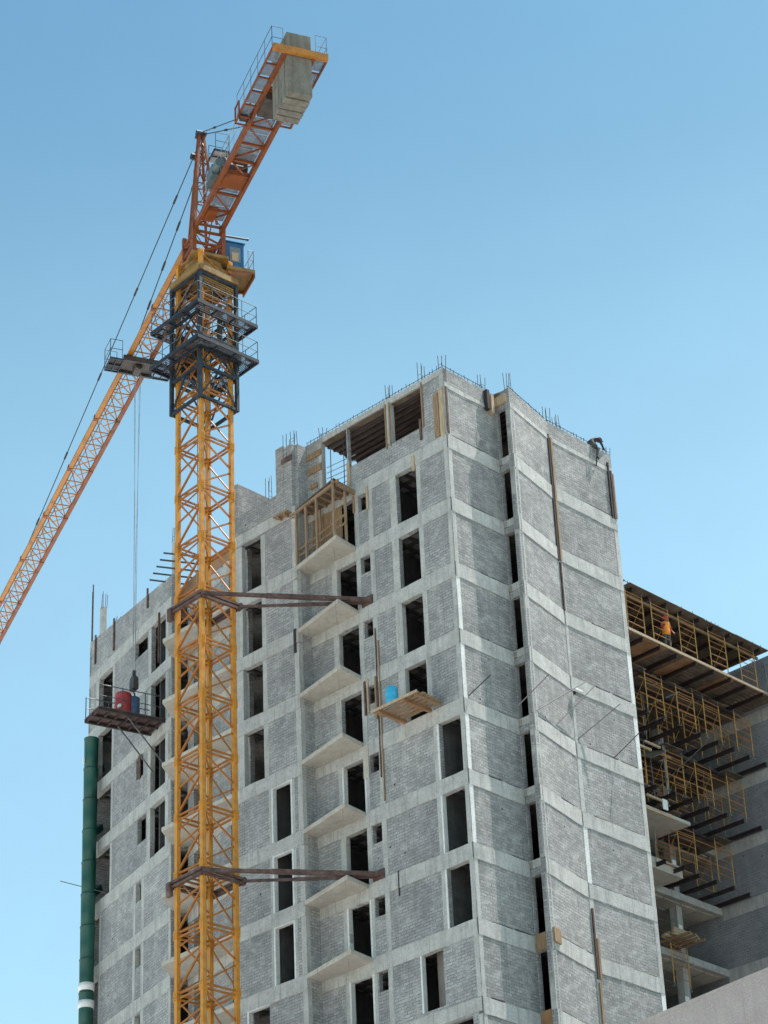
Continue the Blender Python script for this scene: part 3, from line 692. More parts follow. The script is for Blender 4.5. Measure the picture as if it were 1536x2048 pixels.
# ------------------------------------------------------------------ timbers, boards and rods on the tower
def fb(fr, x0, x1, z0, z1, lab, mt='wood', out=.05, name='formwork_board', cat='board', y0=-.012):
    return board(fr, x0, x1, y0 - out, y0, z0, z1, mt, lab, name, cat)
fb(FW, -.62, -.34, L(-.03), L(-.72), 'brown formwork board, the left one at the top near corner of the tower', 'wood')
fb(FW, -.3, -.06, L(-.0), L(-.78), 'paler formwork board next to the top near corner of the tower', 'wood_pale')
fb(FA, .03, .13, L(-.02), L(-.78), 'narrow reddish board on the sunny side of the top near corner', 'rust')
fb(FA, 2.45, 2.62, L(-.74), L(-1.06), 'dark short board beside the top slot, left of the pale one', 'joist', .2)
fb(FA, 2.68, 2.86, L(-.7), L(-1.0), 'pale short board beside the top slot', 'wood_pale', .22)
fb(FT, -.78, -.1, L(-.86), L(-1.0), 'pale board closing the head of the top slot', 'wood_pale', .12)
fb(FW, -1.46, -1.36, L(-.12), L(-.46), 'brown stub of board under the right end of the top opening', 'rust', .06)
fb(FW, -1.3, -1.22, L(-.3), L(-1.04), 'upright board closing the right end of the top opening', 'wood', .05)
fb(FW, -3.42, -3.36, L(-.28), L(-1.02), 'left edge board on the column between the two top openings', 'wood', .05)
fb(FW, -3.2, -3.12, L(-.3), L(-1.02), 'right edge board on the column between the two top openings', 'wood', .05)
fb(FW, -5.78, -5.6, L(-.0), L(-.42), 'short upright board in the middle of the top opening sill', 'wood_pale', .05)
fb(FW, -8.15, -7.3, L(-.55), L(-.66), 'upper cross board clamped on the wall left of the top opening', 'wood', .06)
fb(FW, -8.35, -7.3, L(-.8), L(-.9), 'top cross board clamped on the wall left of the top opening', 'wood', .06)
fb(FW, -8.0, -7.6, L(-.3), L(-.38), 'lower short cross board on the wall left of the top opening', 'wood', .06)
fb(FQ, -9.0, -8.35, L(-.78), L(-.86), 'brown cross board below the open pocket of the parapet stub', 'rust', .07)
fb(FW, -5.5, -5.42, L(.46), L(.18), 'dark edge board left of the highest small window', 'wood', .06)
fb(FW, -4.7, -4.6, L(.52), L(.14), 'pale timber jamb right of the highest small window', 'wood_pale', .07)
fb(FW, -2.0, -1.86, L(.3), L(.06), 'short pale board at the head of the highest tall window', 'wood_pale', .07)
fb(FW, -4.56, -4.51, L(4.6), L(2.4), 'thin timber running up the wall right of the small windows, left of two', 'rust', .05, 'timber_batten', 'batten')
fb(FW, -4.43, -4.38, L(4.95), L(2.6), 'thin timber running up the wall right of the small windows, right of two', 'wood', .05, 'timber_batten', 'batten')
fb(FW, -5.28, -5.2, L(3.62), L(3.12), 'upright board beside the small window above the plank platform, left one', 'rust', .08)
fb(FW, -5.1, -5.03, L(3.6), L(3.1), 'upright board beside the small window above the plank platform, middle one', 'wood_pale', .08)
fb(FW, -4.66, -4.58, L(3.75), L(3.12), 'upright board beside the small window above the plank platform, right one', 'wood', .08)
fb(FW, -5.5, -5.2, L(4.52), L(4.05), 'grey board patch between the door and the small window under the plank platform', 'slab', .04)
fb(FQ, -8.5, -8.38, L(2.35), L(1.98), 'dark board clamp on the bay corner left of the third balcony', 'joist', .06)
fb(FW, -3.9, -3.84, L(6.32), L(5.98), 'dark crack board at the end of the beam right of the lower tie', 'joist', .03)
for i, (x0, x1, z0, z1, lab, mt) in enumerate([(-.14, -.06, L(1.22), L(-.86), 'long dark batten on the fold of the sunny wall, left of two', 'joist'), (0.02, .12, L(1.2), L(-.82), 'long brown batten on the fold of the sunny wall, right of two', 'wood'), (-.02, .05, L(2.0), L(1.24), 'thin reddish batten on the fold, continuing below the long pair', 'rust'), (3.86, 3.95, L(.02), L(-.92), 'dark batten on the far right corner of the tower top, left one', 'joist'), (4.02, 4.1, L(.02), L(-.8), 'reddish batten on the far right corner of the tower top, middle one', 'rust'), (4.13, 4.22, L(.0), L(-.76), 'brown batten on the far right corner of the tower top, outer one', 'wood'), (.06, .15, L(7.3), L(6.35), 'dark red board low on the fold of the sunny wall, left of two', 'rust'), (.2, .32, L(7.3), L(6.75), 'tan board low on the fold of the sunny wall, right of two', 'wood'), (.12, .22, L(8.6), L(7.35), 'tan batten at the foot of the fold above the neighbouring wall', 'wood')]):
    fb(FC, x0, x1, z0, z1, lab, mt, .07, 'timber_batten', 'batten')
fb(FB, .12, .62, L(7.12), L(6.93), 'small brown timber bracket low beside the slot', 'wood', .1, 'timber_bracket', 'bracket')
fb(FT, -.7, -.22, L(7.2), L(6.98), 'brown boards in the slot head low on the tower, upper', 'wood', .05)
fb(FT, -.7, -.22, L(8.2), L(7.98), 'orange boards in the slot head at the bottom of the picture', 'ply_orange', .05)
for (u, za, zb, lab) in [(6.33, -.14, -.66, 'brown batten on the parapet of the left end, outermost'), (4.17, -.05, -.62, 'brown batten on the parapet of the left end, middle'), (.39, -.2, -.54, 'dark batten on the parapet of the left end, nearest the crane'), ]:
    fb(FS, -u - .05, -u + .05, L(za), L(zb), lab, 'rust', .07, 'timber_batten', 'batten')
fb(FS, -1.2, -1.0, L(2.58), L(2.2), 'reddish plank standing in the small window under the steel platform', 'rust', .06)
fb(FS, .9, .96, L(.95), L(.1), 'thin pole board beside the mast on the left end wall', 'rust', .1, 'timber_batten', 'batten')
# slanting rods with their shadows on the sunny wall
for i, (fr, b, t, lab) in enumerate([(FA, (935.6, 1394), (981, 1350), 'thin dark rod slanting out of the wall near the near corner of the tower'), (FB, (1035.6, 1414), (1098, 1348), 'thin dark rod slanting across the slot edge'), (FB, (1067, 1425), (1170, 1364), 'thin dark rod slanting over the fold, the flattest'), (FB, (1109, 1455), (1189, 1372), 'thin dark rod slanting up from the middle of the wall left of the fold'), (FC, (1151, 1483), (1240, 1408), 'thin dark rod slanting up right of the fold'), (FC, (1226, 1519), (1280, 1464), 'thin dark rod slanting towards the far right corner of the tower')]):
    a = onf(fr, *b); c_ = onf(fr, *t, -.65)
    tag(MB().tube(fr.w(a.x, .05, a.z), fr.w(c_.x, -.65, c_.z), .022, 6).build('slanting_rod', 'wire'), lab, 'rod', 'slanting rods on the sunny wall')
a = onf(FC, 1146, 1384); bx = thing('work_lamp', 'small white box lamp on the fold of the sunny wall', 'lamp', Frame(*FC.w(a.x)[:2], THC))
MB().box(-.12, .32, -.25, -.1, a.z, a.z + .08).build('lamp_box', 'white', bx, Frame(*FC.w(a.x)[:2], THC)); MB().box(0, .05, -.1, .0, a.z - .12, a.z + .02).build('bracket', 'joist', bx, Frame(*FC.w(a.x)[:2], THC))

# balcony formwork below the top balcony
bf = thing('balcony_formwork', 'brown timber frame of posts and rails propping formwork over the highest balcony', 'formwork', Frame(*FW.w(-7, -.5)[:2], FW.a))
e0, e1 = Vector((-8.4, -.72)), Vector((-5.3, -1.34))
for i, t in enumerate((.06, .3, .56, .97)):
    x, y = e0 + (e1 - e0) * t; MB().box(x - .045, x + .045, y - .045, y + .045, L(1) + .016, L(0) - .5).build('post', 'wood_brown', bf, FW)
MB().box(-5.5, -5.41, -.6, -.51, L(1) + .016, L(0) - .5).build('post', 'wood_brown', bf, FW)
MB().box(-7.3, -7.22, -.3, -.22, L(1) + .016, L(0) - .5).build('post', 'wood_brown', bf, FW)
for z in (L(0) - .45,): MB().bar((e0.x - .3, e0.y, z), (e1.x + .25, e1.y, z), .09, .12).bar((e1.x + .02, e1.y - .15, z), (-5.4, .0, z), .09, .12).build('ledger', 'wood_brown', bf, FW)
for z0_, z1_, mt in [(L(1) + .75, L(1) + 1.35, 'wood'), (L(1) + .45, L(1) + .95, 'wood')]: MB().bar((e0.x + .1, e0.y + .05, z0_), (-5.35, -.6, z1_), .05, .09).build('brace', mt, bf, FW)
mb = MB()
for i in range(8): x = -8.35 + i * .42; mb.box(x, x + .07, -1.25 + .075 * (8 - i), -.02, L(0) - .39, L(0) - .29)
mb.build('joists', 'wood', bf, FW)
MB().prism([(-8.42, -.02), (-8.42, -.74), (-5.28, -1.38), (-5.42, -.02)], L(0) - .285, L(0) - .25).build('deck', 'ply', bf, FW)
MB().box(-9.3, -8.45, -1.1, -.77, L(0) - .33, L(0) - .28).box(-9.1, -9.02, -1.05, -.77, L(0) - .45, L(0) - .33).box(-8.7, -8.62, -1.05, -.77, L(0) - .45, L(0) - .33).build('side_deck', 'wood', bf, FW)
MB().box(-8.0, -6.2, -.016, -.004, L(1) + .8, L(0) - .65).build('back_panel', 'wood', bf, FW)

# plank platform with a blue barrel
pp = thing('plank_platform', 'brown plank platform on two joists sticking out below a tall window', 'platform', Frame(*FW.w(-2.2, -.7)[:2], FW.a))
mb = MB()
for i in range(6): y = -1.58 + i * .26; mb.box(-3.42 + jit(.05), -.95 + jit(.06) , y, y + .17, L(4) + .13, L(4) + .17)
mb.build('planks', 'wood', pp, FW)
MB().box(-3.45, -.95, -1.62, -1.585, L(4) + .08, L(4) + .19).build('edge_board', 'wood_pale', pp, FW)
for x in (-3.1, -1.75): MB().box(x - .07, x + .07, -1.55, .3, L(4) - .01, L(4) + .127).build('joist', 'ply_orange', pp, FW)
MB().box(-1.2, -1.1, -1.5, -.1, L(4) + .04, L(4) + .127).build('joist', 'wood', pp, FW)
# thin rails across the left top opening
rs = thing('edge_rails', 'thin pale rails across the sky gap in the left top opening of the tower', 'railing', Frame(*FW.w(-6.5, .3)[:2], FW.a))
for i in range(6): MB().tube((-7.32, .3, L(-.12) + .28 * i + .1), (-5.75, .5, L(-.12) + .28 * i + .12), .018, 5).build('rail', 'rail', rs, FW)
for x in (-7.1, -6.3): MB().tube((x, .32, L(-.1)), (x, .34, L(-.95)), .02, 5).build('rail_post', 'rail_dark', rs, FW)
pb_ = FW.w(-2.62, -1.25)
bar = thing('blue_barrel', 'bright blue plastic barrel on the plank platform', 'barrel', Frame(pb_.x, pb_.y, 0, L(4) + .17))
MB().lathe([(.2, 0), (.235, .03), (.245, .25), (.255, .27), (.245, .29), (.245, .5), (.255, .52), (.245, .54), (.235, .76), (.2, .82)], 18).build('drum', 'blue', bar, Frame(pb_.x, pb_.y, 0, L(4) + .17), 0, True)
MB().lathe([(.2, .815), (.2, .84), (.18, .845)], 18).build('lid', 'blue', bar, Frame(pb_.x, pb_.y, 0, L(4) + .17))

# steel loading platform on the left end
lp = thing('loading_platform', 'dark steel loading platform with railings jutting from the left end of the tower', 'platform', Frame(*FS.w(.75, -1.5)[:2], FS.a))
mb = MB().box(.02, 1.58, -3.25, .6, L(2) + .02, L(2) + .06)
mb.build('deck', 'rust', lp, FS)
for x in (.06, .8, 1.53): MB().box(x - .05, x + .05, -3.24, .6, L(2) - .12, L(2) + .018).build('beam', 'joist', lp, FS)
mb = MB()
for i in range(7): mb.box(.12, 1.47, -3.2 + i * .5, -3.12 + i * .5, L(2) - .1, L(2) + .01)
mb.build('cross_beams', 'joist', lp, FS)
for x in (.05, 1.54):
    mb = MB()
    for y in (-3.2, -2.1, -1.0): mb.tube((x, y, L(2) + .06), (x, y, L(2) + 1.15), .025, 6)
    mb.tube((x, -3.2, L(2) + 1.13), (x, -.1, L(2) + 1.13), .022, 6).tube((x, -3.2, L(2) + .6), (x, -.1, L(2) + .6), .018, 6)
    mb.build('railing', 'rail_dark', lp, FS)
for x in (.3, 1.35): MB().tube((x, -1.75, L(2) - .1), (x, -.02, L(2) - 2.0), .035, 6).build('brace', 'rail_dark', lp, FS)
pd = FS.local(atz(246, 1434, L(2) + .06)); pd = FS.w(pd.x, pd.y)
rdm = thing('red_drum', 'dark red drum with a rounded lid on the steel loading platform', 'drum', Frame(pd.x, pd.y, 0, L(2) + .06))
MB().lathe([(.32, 0), (.37, .05), (.38, .5), (.395, .52), (.38, .54), (.36, 1.0), (.38, 1.02)], 20).build('body', 'red', rdm, Frame(pd.x, pd.y, 0, L(2) + .06), 0, True)
MB().lathe([(.38, 1.022), (.36, 1.1), (.25, 1.17), (.08, 1.2)], 20).build('lid', 'red', rdm, Frame(pd.x, pd.y, 0, L(2) + .06), 0, True)
MB().box(.2, .37, -.36, -.26, .28, .42).build('tap', 'white', rdm, Frame(pd.x, pd.y, FS.a, L(2) + .06))
pd = FS.local(atz(267, 1436, L(2) + .06)); pd = FS.w(pd.x, pd.y)
bdm = thing('blue_drum', 'dull blue steel drum right of the red drum on the loading platform', 'drum', Frame(pd.x, pd.y, 0, L(2) + .06))
MB().lathe([(.24, 0), (.27, .02), (.265, .3), (.28, .32), (.265, .34), (.265, .62), (.28, .64), (.265, .66), (.27, .95)], 18).build('body', 'drumblue', bdm, Frame(pd.x, pd.y, 0, L(2) + .06), 0, True)
MB().lathe([(.27, .951), (.25, .97), (.1, .975)], 18).build('lid', 'machine', bdm, Frame(pd.x, pd.y, 0, L(2) + .06))

# green rubbish chute
pc = FS.w(-5.52, -.5); fc = Frame(pc.x, pc.y, FS.a)
ch = thing('rubbish_chute', 'dark green plastic rubbish chute hanging down the left edge of the tower', 'chute', fc)
zc = L(1.33)
i = 0
z = zc
while z > 26:
    MB().lathe([(.315, z - 1.6), (.325, z - .8), (.335, z - .06), (.352, z - .05), (.352, z), (.33, z + .01)], 18).build('chute_segment', 'chute', ch, fc, 0, True); z -= 1.55; i += 1
for k in (2, 3, 4): MB().bar((-.1, -.05, L(k) + 1.0 - .85), (-1.0, .9, L(k) + 1.0 + .1), .42, .3).build('inlet_hopper', 'chute', ch, fc)
for yp in (1976, 2011): 
    zz = zat(pc.x, pc.y, yp); MB().lathe([(.362, zz - .17), (.366, zz + .17)], 18).build('white_band', 'white', ch, fc, 0, True)
MB().box(-.05, .05, -.40, -.34, zc - 1.3, zc - 1.05).build('tag_plate', 'white', ch, fc)
a = atz(140, 1708, L(4)); tag(MB().tube(FS.w(-4.6, -.02, L(4) + .1), FS.w(-6.9, -1.3, L(4) + 1.3), .02, 6).build('chute_stay', 'rebar'), 'thin bar sticking out past the green chute at the left edge', 'bar')

# ------------------------------------------------------------------ tower crane
MX, MY = -7.50, 89.63
FK = Frame(MX, MY, rad(42.8)); JZ = 68.75
FJ = Frame(MX, MY, rad(112.6), JZ)
CR = thing('tower_crane', 'yellow lattice tower crane with dark climbing cage and stacked counterweight slabs', 'crane', Frame(MX, MY, 0))
# mast sections
SH = 2.42; hs = .8
def mast_section(z):
    fr = Frame(MX, MY, FK.a, z)
    mb = MB()
    c4 = [(-hs, -hs), (hs, -hs), (hs, hs), (-hs, hs)]
    for a, b in zip(c4, c4[1:] + c4[:1]):
        for zz in (.09, SH - .09): mb.bar((*a, zz), (*b, zz), .06, .075)
    N, R_, B, L_ = c4
    def dg(a, za, b, zb, t=.065): mb.bar((*a, za), (*b, zb), t, t)
    dg(N, SH - .12, R_, SH * .53); dg(R_, SH * .47, N, .14)
    dg(N, SH * .62, L_, .16, .075); dg(L_, SH * .52, N, SH * .66, .06); dg(N, SH - .2, L_, SH * .8, .045)
    dg(B, SH - .12, R_, .14, .055); dg(L_, SH - .12, B, SH * .5, .055); dg(B, SH * .5, L_, .14, .055)
    dg(N, .1, B, .1, .05)
    o = mb.build('mast_section', 'brace', CR, fr)
    for x, y in c4:
        sx, sy = (1 if x > 0 else -1), (1 if y > 0 else -1)
        lb = MB().box(x - .085, x + .085, y - .085, y + .085, .0, SH)
        for zz in (.1, SH - .1): lb.box(x - .11, x + .11, y - .11, y + .11, zz - .1, zz + .098)
        for zz in (.05, .15, SH - .15, SH - .05):
            for q in (-.045, .045):
                lb.box(x + q - .018, x + q + .018, y - .13, y - .11, zz - .018, zz + .018); lb.box(x - .13, x - .11, y + q - .018, y + q + .018, zz - .018, zz + .018)
        lb.build('leg', 'yellow', o, fr)
    lad = MB()
    for q in (0.05, .4): lad.tube((q, hs - .25, 0), (q, hs - .25, SH), .02, 5)
    for i in range(8): lad.tube((.05, hs - .25, i * .3 + .1), (.4, hs - .25, i * .3 + .1), .012, 4)
    lad.build('ladder', 'ochre', o, fr)
    return o
zz0 = 47.90 + SH * 7 - SH
ms = mast_section(zz0)
for n in range(1, 26):
    z = zz0 - SH * n
    if z < -.1: break
    c_ = ms.copy(); C.objects.link(c_); c_.parent = CR; c_.matrix_basis = wm(CR).inverted() @ Frame(MX, MY, FK.a, z).mat()
    for q in ms.children: d = q.copy(); C.objects.link(d); d.parent = c_
MB().box(-2.5, 2.5, -2.5, 2.5, .0, 1.2).build('foundation', 'beam', CR, FK)
zt_ = zz0 + SH
up_ = mast_section(zt_)                                             # the section inside the cage
# climbing cage
cz0, cz1, hc = 59.35, 65.95, 1.0
cage_ = MB(); c4 = [(-hc, -hc), (hc, -hc), (hc, hc), (-hc, hc)]
for a, b in zip(c4, c4[1:] + c4[:1]):
    for zz in (cz0 + .07, 61.0, 62.6, 64.3, cz1 - .08): cage_.bar((*a, zz), (*b, zz), .11, .13)
    for za, zb in ((cz0 + .1, 61.0), (61.0, 62.6), (62.6, 64.3)):
        cage_.bar((*a, za), ((a[0] + b[0]) / 2, (a[1] + b[1]) / 2, zb), .06); cage_.bar((*b, za), ((a[0] + b[0]) / 2, (a[1] + b[1]) / 2, zb), .06)
    if a != c4[0]: cage_.bar((*a, 64.4), (*b, cz1 - .1), .06)
for a, b in zip(c4, c4[1:] + c4[:1]):
    cage_.bar((*a, 61.0), (*b, 62.5), .045).bar((*b, 61.0), (*a, 62.5), .045).bar((*a, 62.7), (*b, 64.2), .045)
cage_.bar((-hc, -hc, 65.5), (hc, -hc, 64.6), .06).bar((hc, -hc, 65.4), (.2, -hc, 64.9), .05)
co = cage_.build('climbing_cage', 'navy', CR, FK)
for a in c4: MB().box(a[0] - .075, a[0] + .075, a[1] - .075, a[1] + .075, cz0, cz1).build('post', 'navy', co, FK)
MB().box(-.5, .5, hc + .05, hc + .5, 62.0, 63.6).box(.5, 1.2, -hc - .1, -hc + .35, 61.9, 62.3).build('hydraulic_unit', 'machine', co, FK)
MB().box(-.6, .9, -hc - .25, -hc + .25, 61.95, 62.45).tube((.2, -.85, 62.4), (.2, -.85, 64.6), .12, 8).build('climbing_yoke', 'machine', co, FK)
def rail_run(fr, pts, h, mt, parent, name='railing', r=.017, mids=(.5, 1.0), sp=.9):
    mb = MB()
    for a, b in zip(pts, pts[1:]):
        a, b = Vector(a), Vector(b); n = max(1, round((b - a).length / sp))
        for i in range(n + 1): p = a + (b - a) * i / n; mb.tube(p, p + Vector((0, 0, h)), r, 5)
        for f_ in mids: mb.tube(a + Vector((0, 0, h * f_)), b + Vector((0, 0, h * f_)), r, 5)
    return mb.build(name, mt, parent, fr)
def grille(mb, x0, x1, y0, y1, z, along_x=True, bar=.03, gap=.07):
    """open bar grating inside a thin edge frame"""
    mb.box(x0, x1, y0, y0 + .03, z, z + .03).box(x0, x1, y1 - .03, y1, z, z + .03).box(x0, x0 + .03, y0, y1, z + .001, z + .031).box(x1 - .03, x1, y0, y1, z + .001, z + .031)
    if along_x:
        y = y0 + gap
        while y < y1 - gap: mb.box(x0 + .01, x1 - .01, y, y + bar, z + .003, z + .027); y += bar + gap
    else:
        x = x0 + gap
        while x < x1 - gap: mb.box(x, x + bar, y0 + .01, y1 - .01, z + .003, z + .027); x += bar + gap
    return mb
def ring(z, ho, hi, parent):
    mb = MB()
    for x0, x1, y0, y1 in ((-ho, ho, -ho, -hi), (-ho, ho, hi, ho), (-ho, -hi, -hi + .01, hi - .01), (hi, ho, -hi + .01, hi - .01)): grille(mb, x0, x1, y0, y1, z, (x1 - x0) > (y1 - y0), .035, .05)
    o = mb.build('cage_walkway', 'grate_dark', parent, FK)
    bb = MB(); q = [(-ho, -ho), (ho, -ho), (ho, ho), (-ho, ho)]
    for a, b in zip(q, q[1:] + q[:1]): bb.bar((*a, z - .05), (*b, z - .05), .06, .16)
    q = [(-hi - .04, -hi - .04), (hi + .04, -hi - .04), (hi + .04, hi + .04), (-hi - .04, hi + .04)]
    for a, b in zip(q, q[1:] + q[:1]): bb.bar((*a, z - .06), (*b, z - .06), .08, .1)
    for t in (-.9, -.3, .3, .9):
        for s_ in (-1, 1): bb.bar((t * ho, s_ * hi, z - .055), (t * ho, s_ * ho, z - .055), .05, .07); bb.bar((s_ * hi, t * ho, z - .055), (s_ * ho, t * ho, z - .055), .05, .07)
    bb.build('frame', 'navy', o, FK)
    e = ho - .03; rail_run(FK, [(-e, -e, z), (e, -e, z), (e, e, z), (-e, e, z), (-e, -e, z)], 1.0, 'rail_dark', o)
    return o
ring(61.9, 1.68, 1.1, CR); ring(63.75, 1.66, 1.1, CR)
# slewing part
sl = MB()
for a, b in zip(c4, c4[1:] + c4[:1]): sl.bar((a[0] * 1.05, a[1] * 1.05, 66.1), (b[0] * 1.05, b[1] * 1.05, 66.1), .16, .28)
sl.box(-.95, .95, -.95, .95, 66.2, 66.3).box(-.8, .8, -.8, .8, 66.3, 66.75)
for i in range(5): sl.box(-.9, .9, -1.0, -.95, 65.2 + .12 * i, 65.25 + .12 * i)
so = sl.build('slewing_support', 'ochre', CR, FK)
MB().lathe([(.78, 66.76), (.86, 66.8), (.86, 67.0), (.78, 67.04)], 28).build('slewing_ring', 'ochre', CR, FK)
FJ0 = Frame(MX, MY, FJ.a)
MB().box(-1.0, .9, -.85, .85, 67.05, 67.2).box(-.75, .85, -2.15, -.85, 66.75, 66.92).build('slewing_deck', 'ochre', CR, FJ0)
MB().bar((-.8, -.9, 66.4), (-.7, -2.1, 66.72), .1).bar((.8, -.9, 66.4), (.8, -2.1, 66.72), .1).box(-.75, .85, -2.15, -2.09, 66.5, 66.748).build('deck_brackets', 'orange', CR, FJ0)
rail_run(FJ0, [(-.7, -1.85, 66.92), (-.7, -2.1, 66.92), (.8, -2.1, 66.92), (.8, -1.85, 66.92)], 1.05, 'rail', CR)
tb = MB()
b4 = [(-.72, -.68), (.72, -.68), (.72, .68), (-.72, .68)]
for a, b in zip(b4, b4[1:] + b4[:1]):
    for zz in (67.25, 67.85, 68.5): tb.bar((*a, zz), (*b, zz), .1)
    tb.bar((*a, 67.3), (*b, 67.85), .07).bar((*a, 68.45), (*b, 67.9), .07)
for a in b4: tb.box(a[0] - .09, a[0] + .09, a[1] - .09, a[1] + .09, 67.2, 69.0)
tb.build('turret', 'orange', CR, FJ0)
MB().tube((-.2, -.6, 68.9), (-.2, -2.0, 68.95), .05, 6).tube((-.2, -1.98, 68.95), (-.2, -2.05, 68.95), .07, 6).build('lamp_arm', 'navy', CR, FJ0)
cb = MB().box(-.35, .75, -1.78, -.92, 66.95, 68.5).build('cab', 'cabblue', CR, FJ0, .03)
MB().box(-.375, -.352, -1.6, -1.1, 67.45, 68.25).box(-.2, .6, -1.803, -1.782, 67.5, 68.25).box(.752, .775, -1.65, -1.05, 67.3, 68.25).build('window', 'glass', cb, FJ0)
MB().box(-.39, -.378, -1.5, -1.2, 67.5, 67.95).build('window_sheet', 'wood_pale', cb, FJ0)
MB().box(-.4, .8, -1.83, -.88, 68.505, 68.55).build('roof', 'cabblue', cb, FJ0)
# tower head
th_ = MB(); AP = Vector((.05, .1, 74.6))
base = [(.85, -.45, 67.3), (.85, .55, 67.3), (-.55, -.45, 69.2), (-.55, .55, 69.2)]
tops = [AP + Vector((.1, -.09, 0)), AP + Vector((.1, .09, 0)), AP + Vector((-.1, -.09, 0)), AP + Vector((-.1, .09, 0))]
for b, t in zip(base, tops): th_.bar(b, t, .1)
for f_ in (.18, .36, .52, .66, .8):
    q = [Vector(b) + (Vector(t) - Vector(b)) * f_ for b, t in zip(base, tops)]
    f2 = min(1, f_ + .16); q2 = [Vector(b) + (Vector(t) - Vector(b)) * f2 for b, t in zip(base, tops)]
    for i, j in ((0, 1), (1, 3), (3, 2), (2, 0)): th_.bar(q[i], q[j], .045).bar(q[i], q2[j], .035)
ho = th_.build('tower_head', 'orange', CR, FJ0)
MB().box(-.2, .25, -.12, .32, 74.5, 74.62).tube((.05, -.1, 74.7), (.05, .32, 74.7), .14, 10).build('head_sheaves', 'navy', ho, FJ0)
MB().box(.35, .6, -.1, .3, 73.5, 73.8).box(.5, .7, -.05, .25, 72.7, 73.0).tube((.45, -.2, 73.6), (.45, .45, 73.6), .16, 10).build('rope_guide', 'navy', ho, FJ0)
hp = MB().box(-.75, .25, -1.0, -.3, 73.3, 73.33).build('head_platform', 'grate', ho, FJ0)
rail_run(FJ0, [(-.75, -.35, 73.33), (-.75, -1.0, 73.33), (.25, -1.0, 73.33), (.25, -.35, 73.33)], .95, 'rail_dark', ho)
MB().bar((-.75, -1, 73.27), (.25, -1, 73.27), .05, .1).bar((-.75, -.3, 73.27), (.25, -.3, 73.27), .05, .1).bar((-.75, -1, 73.27), (-.75, -.3, 73.27), .05, .1).bar((-.25, -1, 73.27), (-.25, -.3, 73.27), .04, .08).build('platform_frame', 'navy', ho, FJ0)
# jib
JL = 50.; pw = 1.25; jb = MB(); hw = .56; jh = 1.15
n = int(JL / pw)
for i in range(n):
    a, b = .9 + i * pw, .9 + (i + 1) * pw; mid = (a + b) / 2
    jb.bar((a, -hw, 0), (a, hw, 0), .05); s_ = 1 if i % 2 else -1
    jb.bar((a, -hw * s_, 0), (b, hw * s_, 0), .04); jb.bar((a, hw * s_, 0), (mid, 0, 0), .03)
    for y in (-hw, hw): jb.bar((a, y, 0), (mid, 0, jh), .05).bar((mid, 0, jh), (b, y, 0), .05)
jo_ = jb.build('jib', 'jibyellow', CR, FJ)
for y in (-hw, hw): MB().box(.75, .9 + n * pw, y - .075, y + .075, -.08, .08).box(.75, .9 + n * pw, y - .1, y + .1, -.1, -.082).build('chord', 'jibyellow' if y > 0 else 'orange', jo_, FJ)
MB().box(.9, .9 + n * pw, -.08, .08, jh - .08, jh + .08).build('top_chord', 'jibyellow', jo_, FJ)
mb = MB()
for i in range(0, n, 4): mb.box(.9 + i * pw - .12, .9 + i * pw + .12, hw - .1, hw + .1, -.13, .12).box(.9 + i * pw - .12, .9 + i * pw + .12, -hw - .1, -hw + .1, -.13, .12)
mb.build('splice_plates', 'orange', jo_, FJ)
MB().tube((1, 0, .55), (48, 0, .6), .018, 4).tube((1, .15, .55), (48, .15, .6), .014, 4).build('trolley_ropes', 'wire', jo_, FJ)
# trolley with service platform
tx = 10.45
tr = MB().box(tx - .35, tx + .4, -hw - .25, hw + .25, -.34, -.22).box(tx - .62, tx - .5, -hw - .3, hw + .3, -.45, -.16).box(tx + .5, tx + .62, -hw - .3, hw + .3, -.45, -.16)
for x in (tx - .5, tx + .5):
    for y in (-hw, hw): tr.tube((x, y - .2, -.16), (x, y + .2, -.16), .1, 8)
tr.tube((tx - .3, 0, -.45), (tx + .3, 0, -.45), .18, 10)
to = tr.build('trolley', 'machine', CR, FJ)
MB().box(tx - .55, tx + .45, hw + .3, hw + .95, -.42, -.39).build('service_platform', 'grate_dark', to, FJ); grille(MB(), tx - .58, tx + .48, -hw - 1.1, -hw - .3, -.42, True, .03, .045).build('service_platform', 'grate', to, FJ)
for y0, y1 in ((hw + .3, hw + .95), (-hw - 1.1, -hw - .3)):
    fb_ = MB()
    for x in (tx - .6, tx - .05, tx + .5): fb_.bar((x, y0, -.46), (x, y1, -.46), .05, .09)
    for y in (y0, (y0 + y1) / 2, y1): fb_.bar((tx - .6, y, -.46), (tx + .5, y, -.46), .04, .08)
    fb_.build('platform_frame', 'navy', to, FJ)
rail_run(FJ, [(tx - .55, hw + .35, -.39), (tx - .55, hw + .95, -.39), (tx + .45, hw + .95, -.39), (tx + .45, hw + .35, -.39)], 1.05, 'rail_dark', to)
rail_run(FJ, [(tx + .48, -hw - .35, -.39), (tx + .48, -hw - 1.05, -.39)], .95, 'rail_dark', to)
tw = FJ.w(tx, 0)
zh = zat(tw.x, tw.y, 1388)
mb = MB()
for dx, dy in ((-.12, -.13), (-.12, .13), (.12, -.13), (.12, .13)): mb.tube(FJ.w(tx + dx, dy, -.5), FJ.w(tx + dx * .8, dy * .8, zh + .75 - JZ - 0) if False else Vector((tw.x + dx * .5, tw.y + dy * .5, zh + .8)), .011, 5)
mb.build('hoist_rope', 'rail', CR)
hk = MB().box(-.13, .13, -.1, .1, zh + .42, zh + .85).tube((0, -.12, zh + .62), (0, .12, zh + .62), .24, 12).box(-.07, .07, -.07, .07, zh + .85, zh + 1.15).box(-.22, .22, -.13, .13, zh + .2, zh + .48)
hf = Frame(tw.x, tw.y, FS.a)
ho2 = hk.build('hook_block', 'machine', CR, hf)
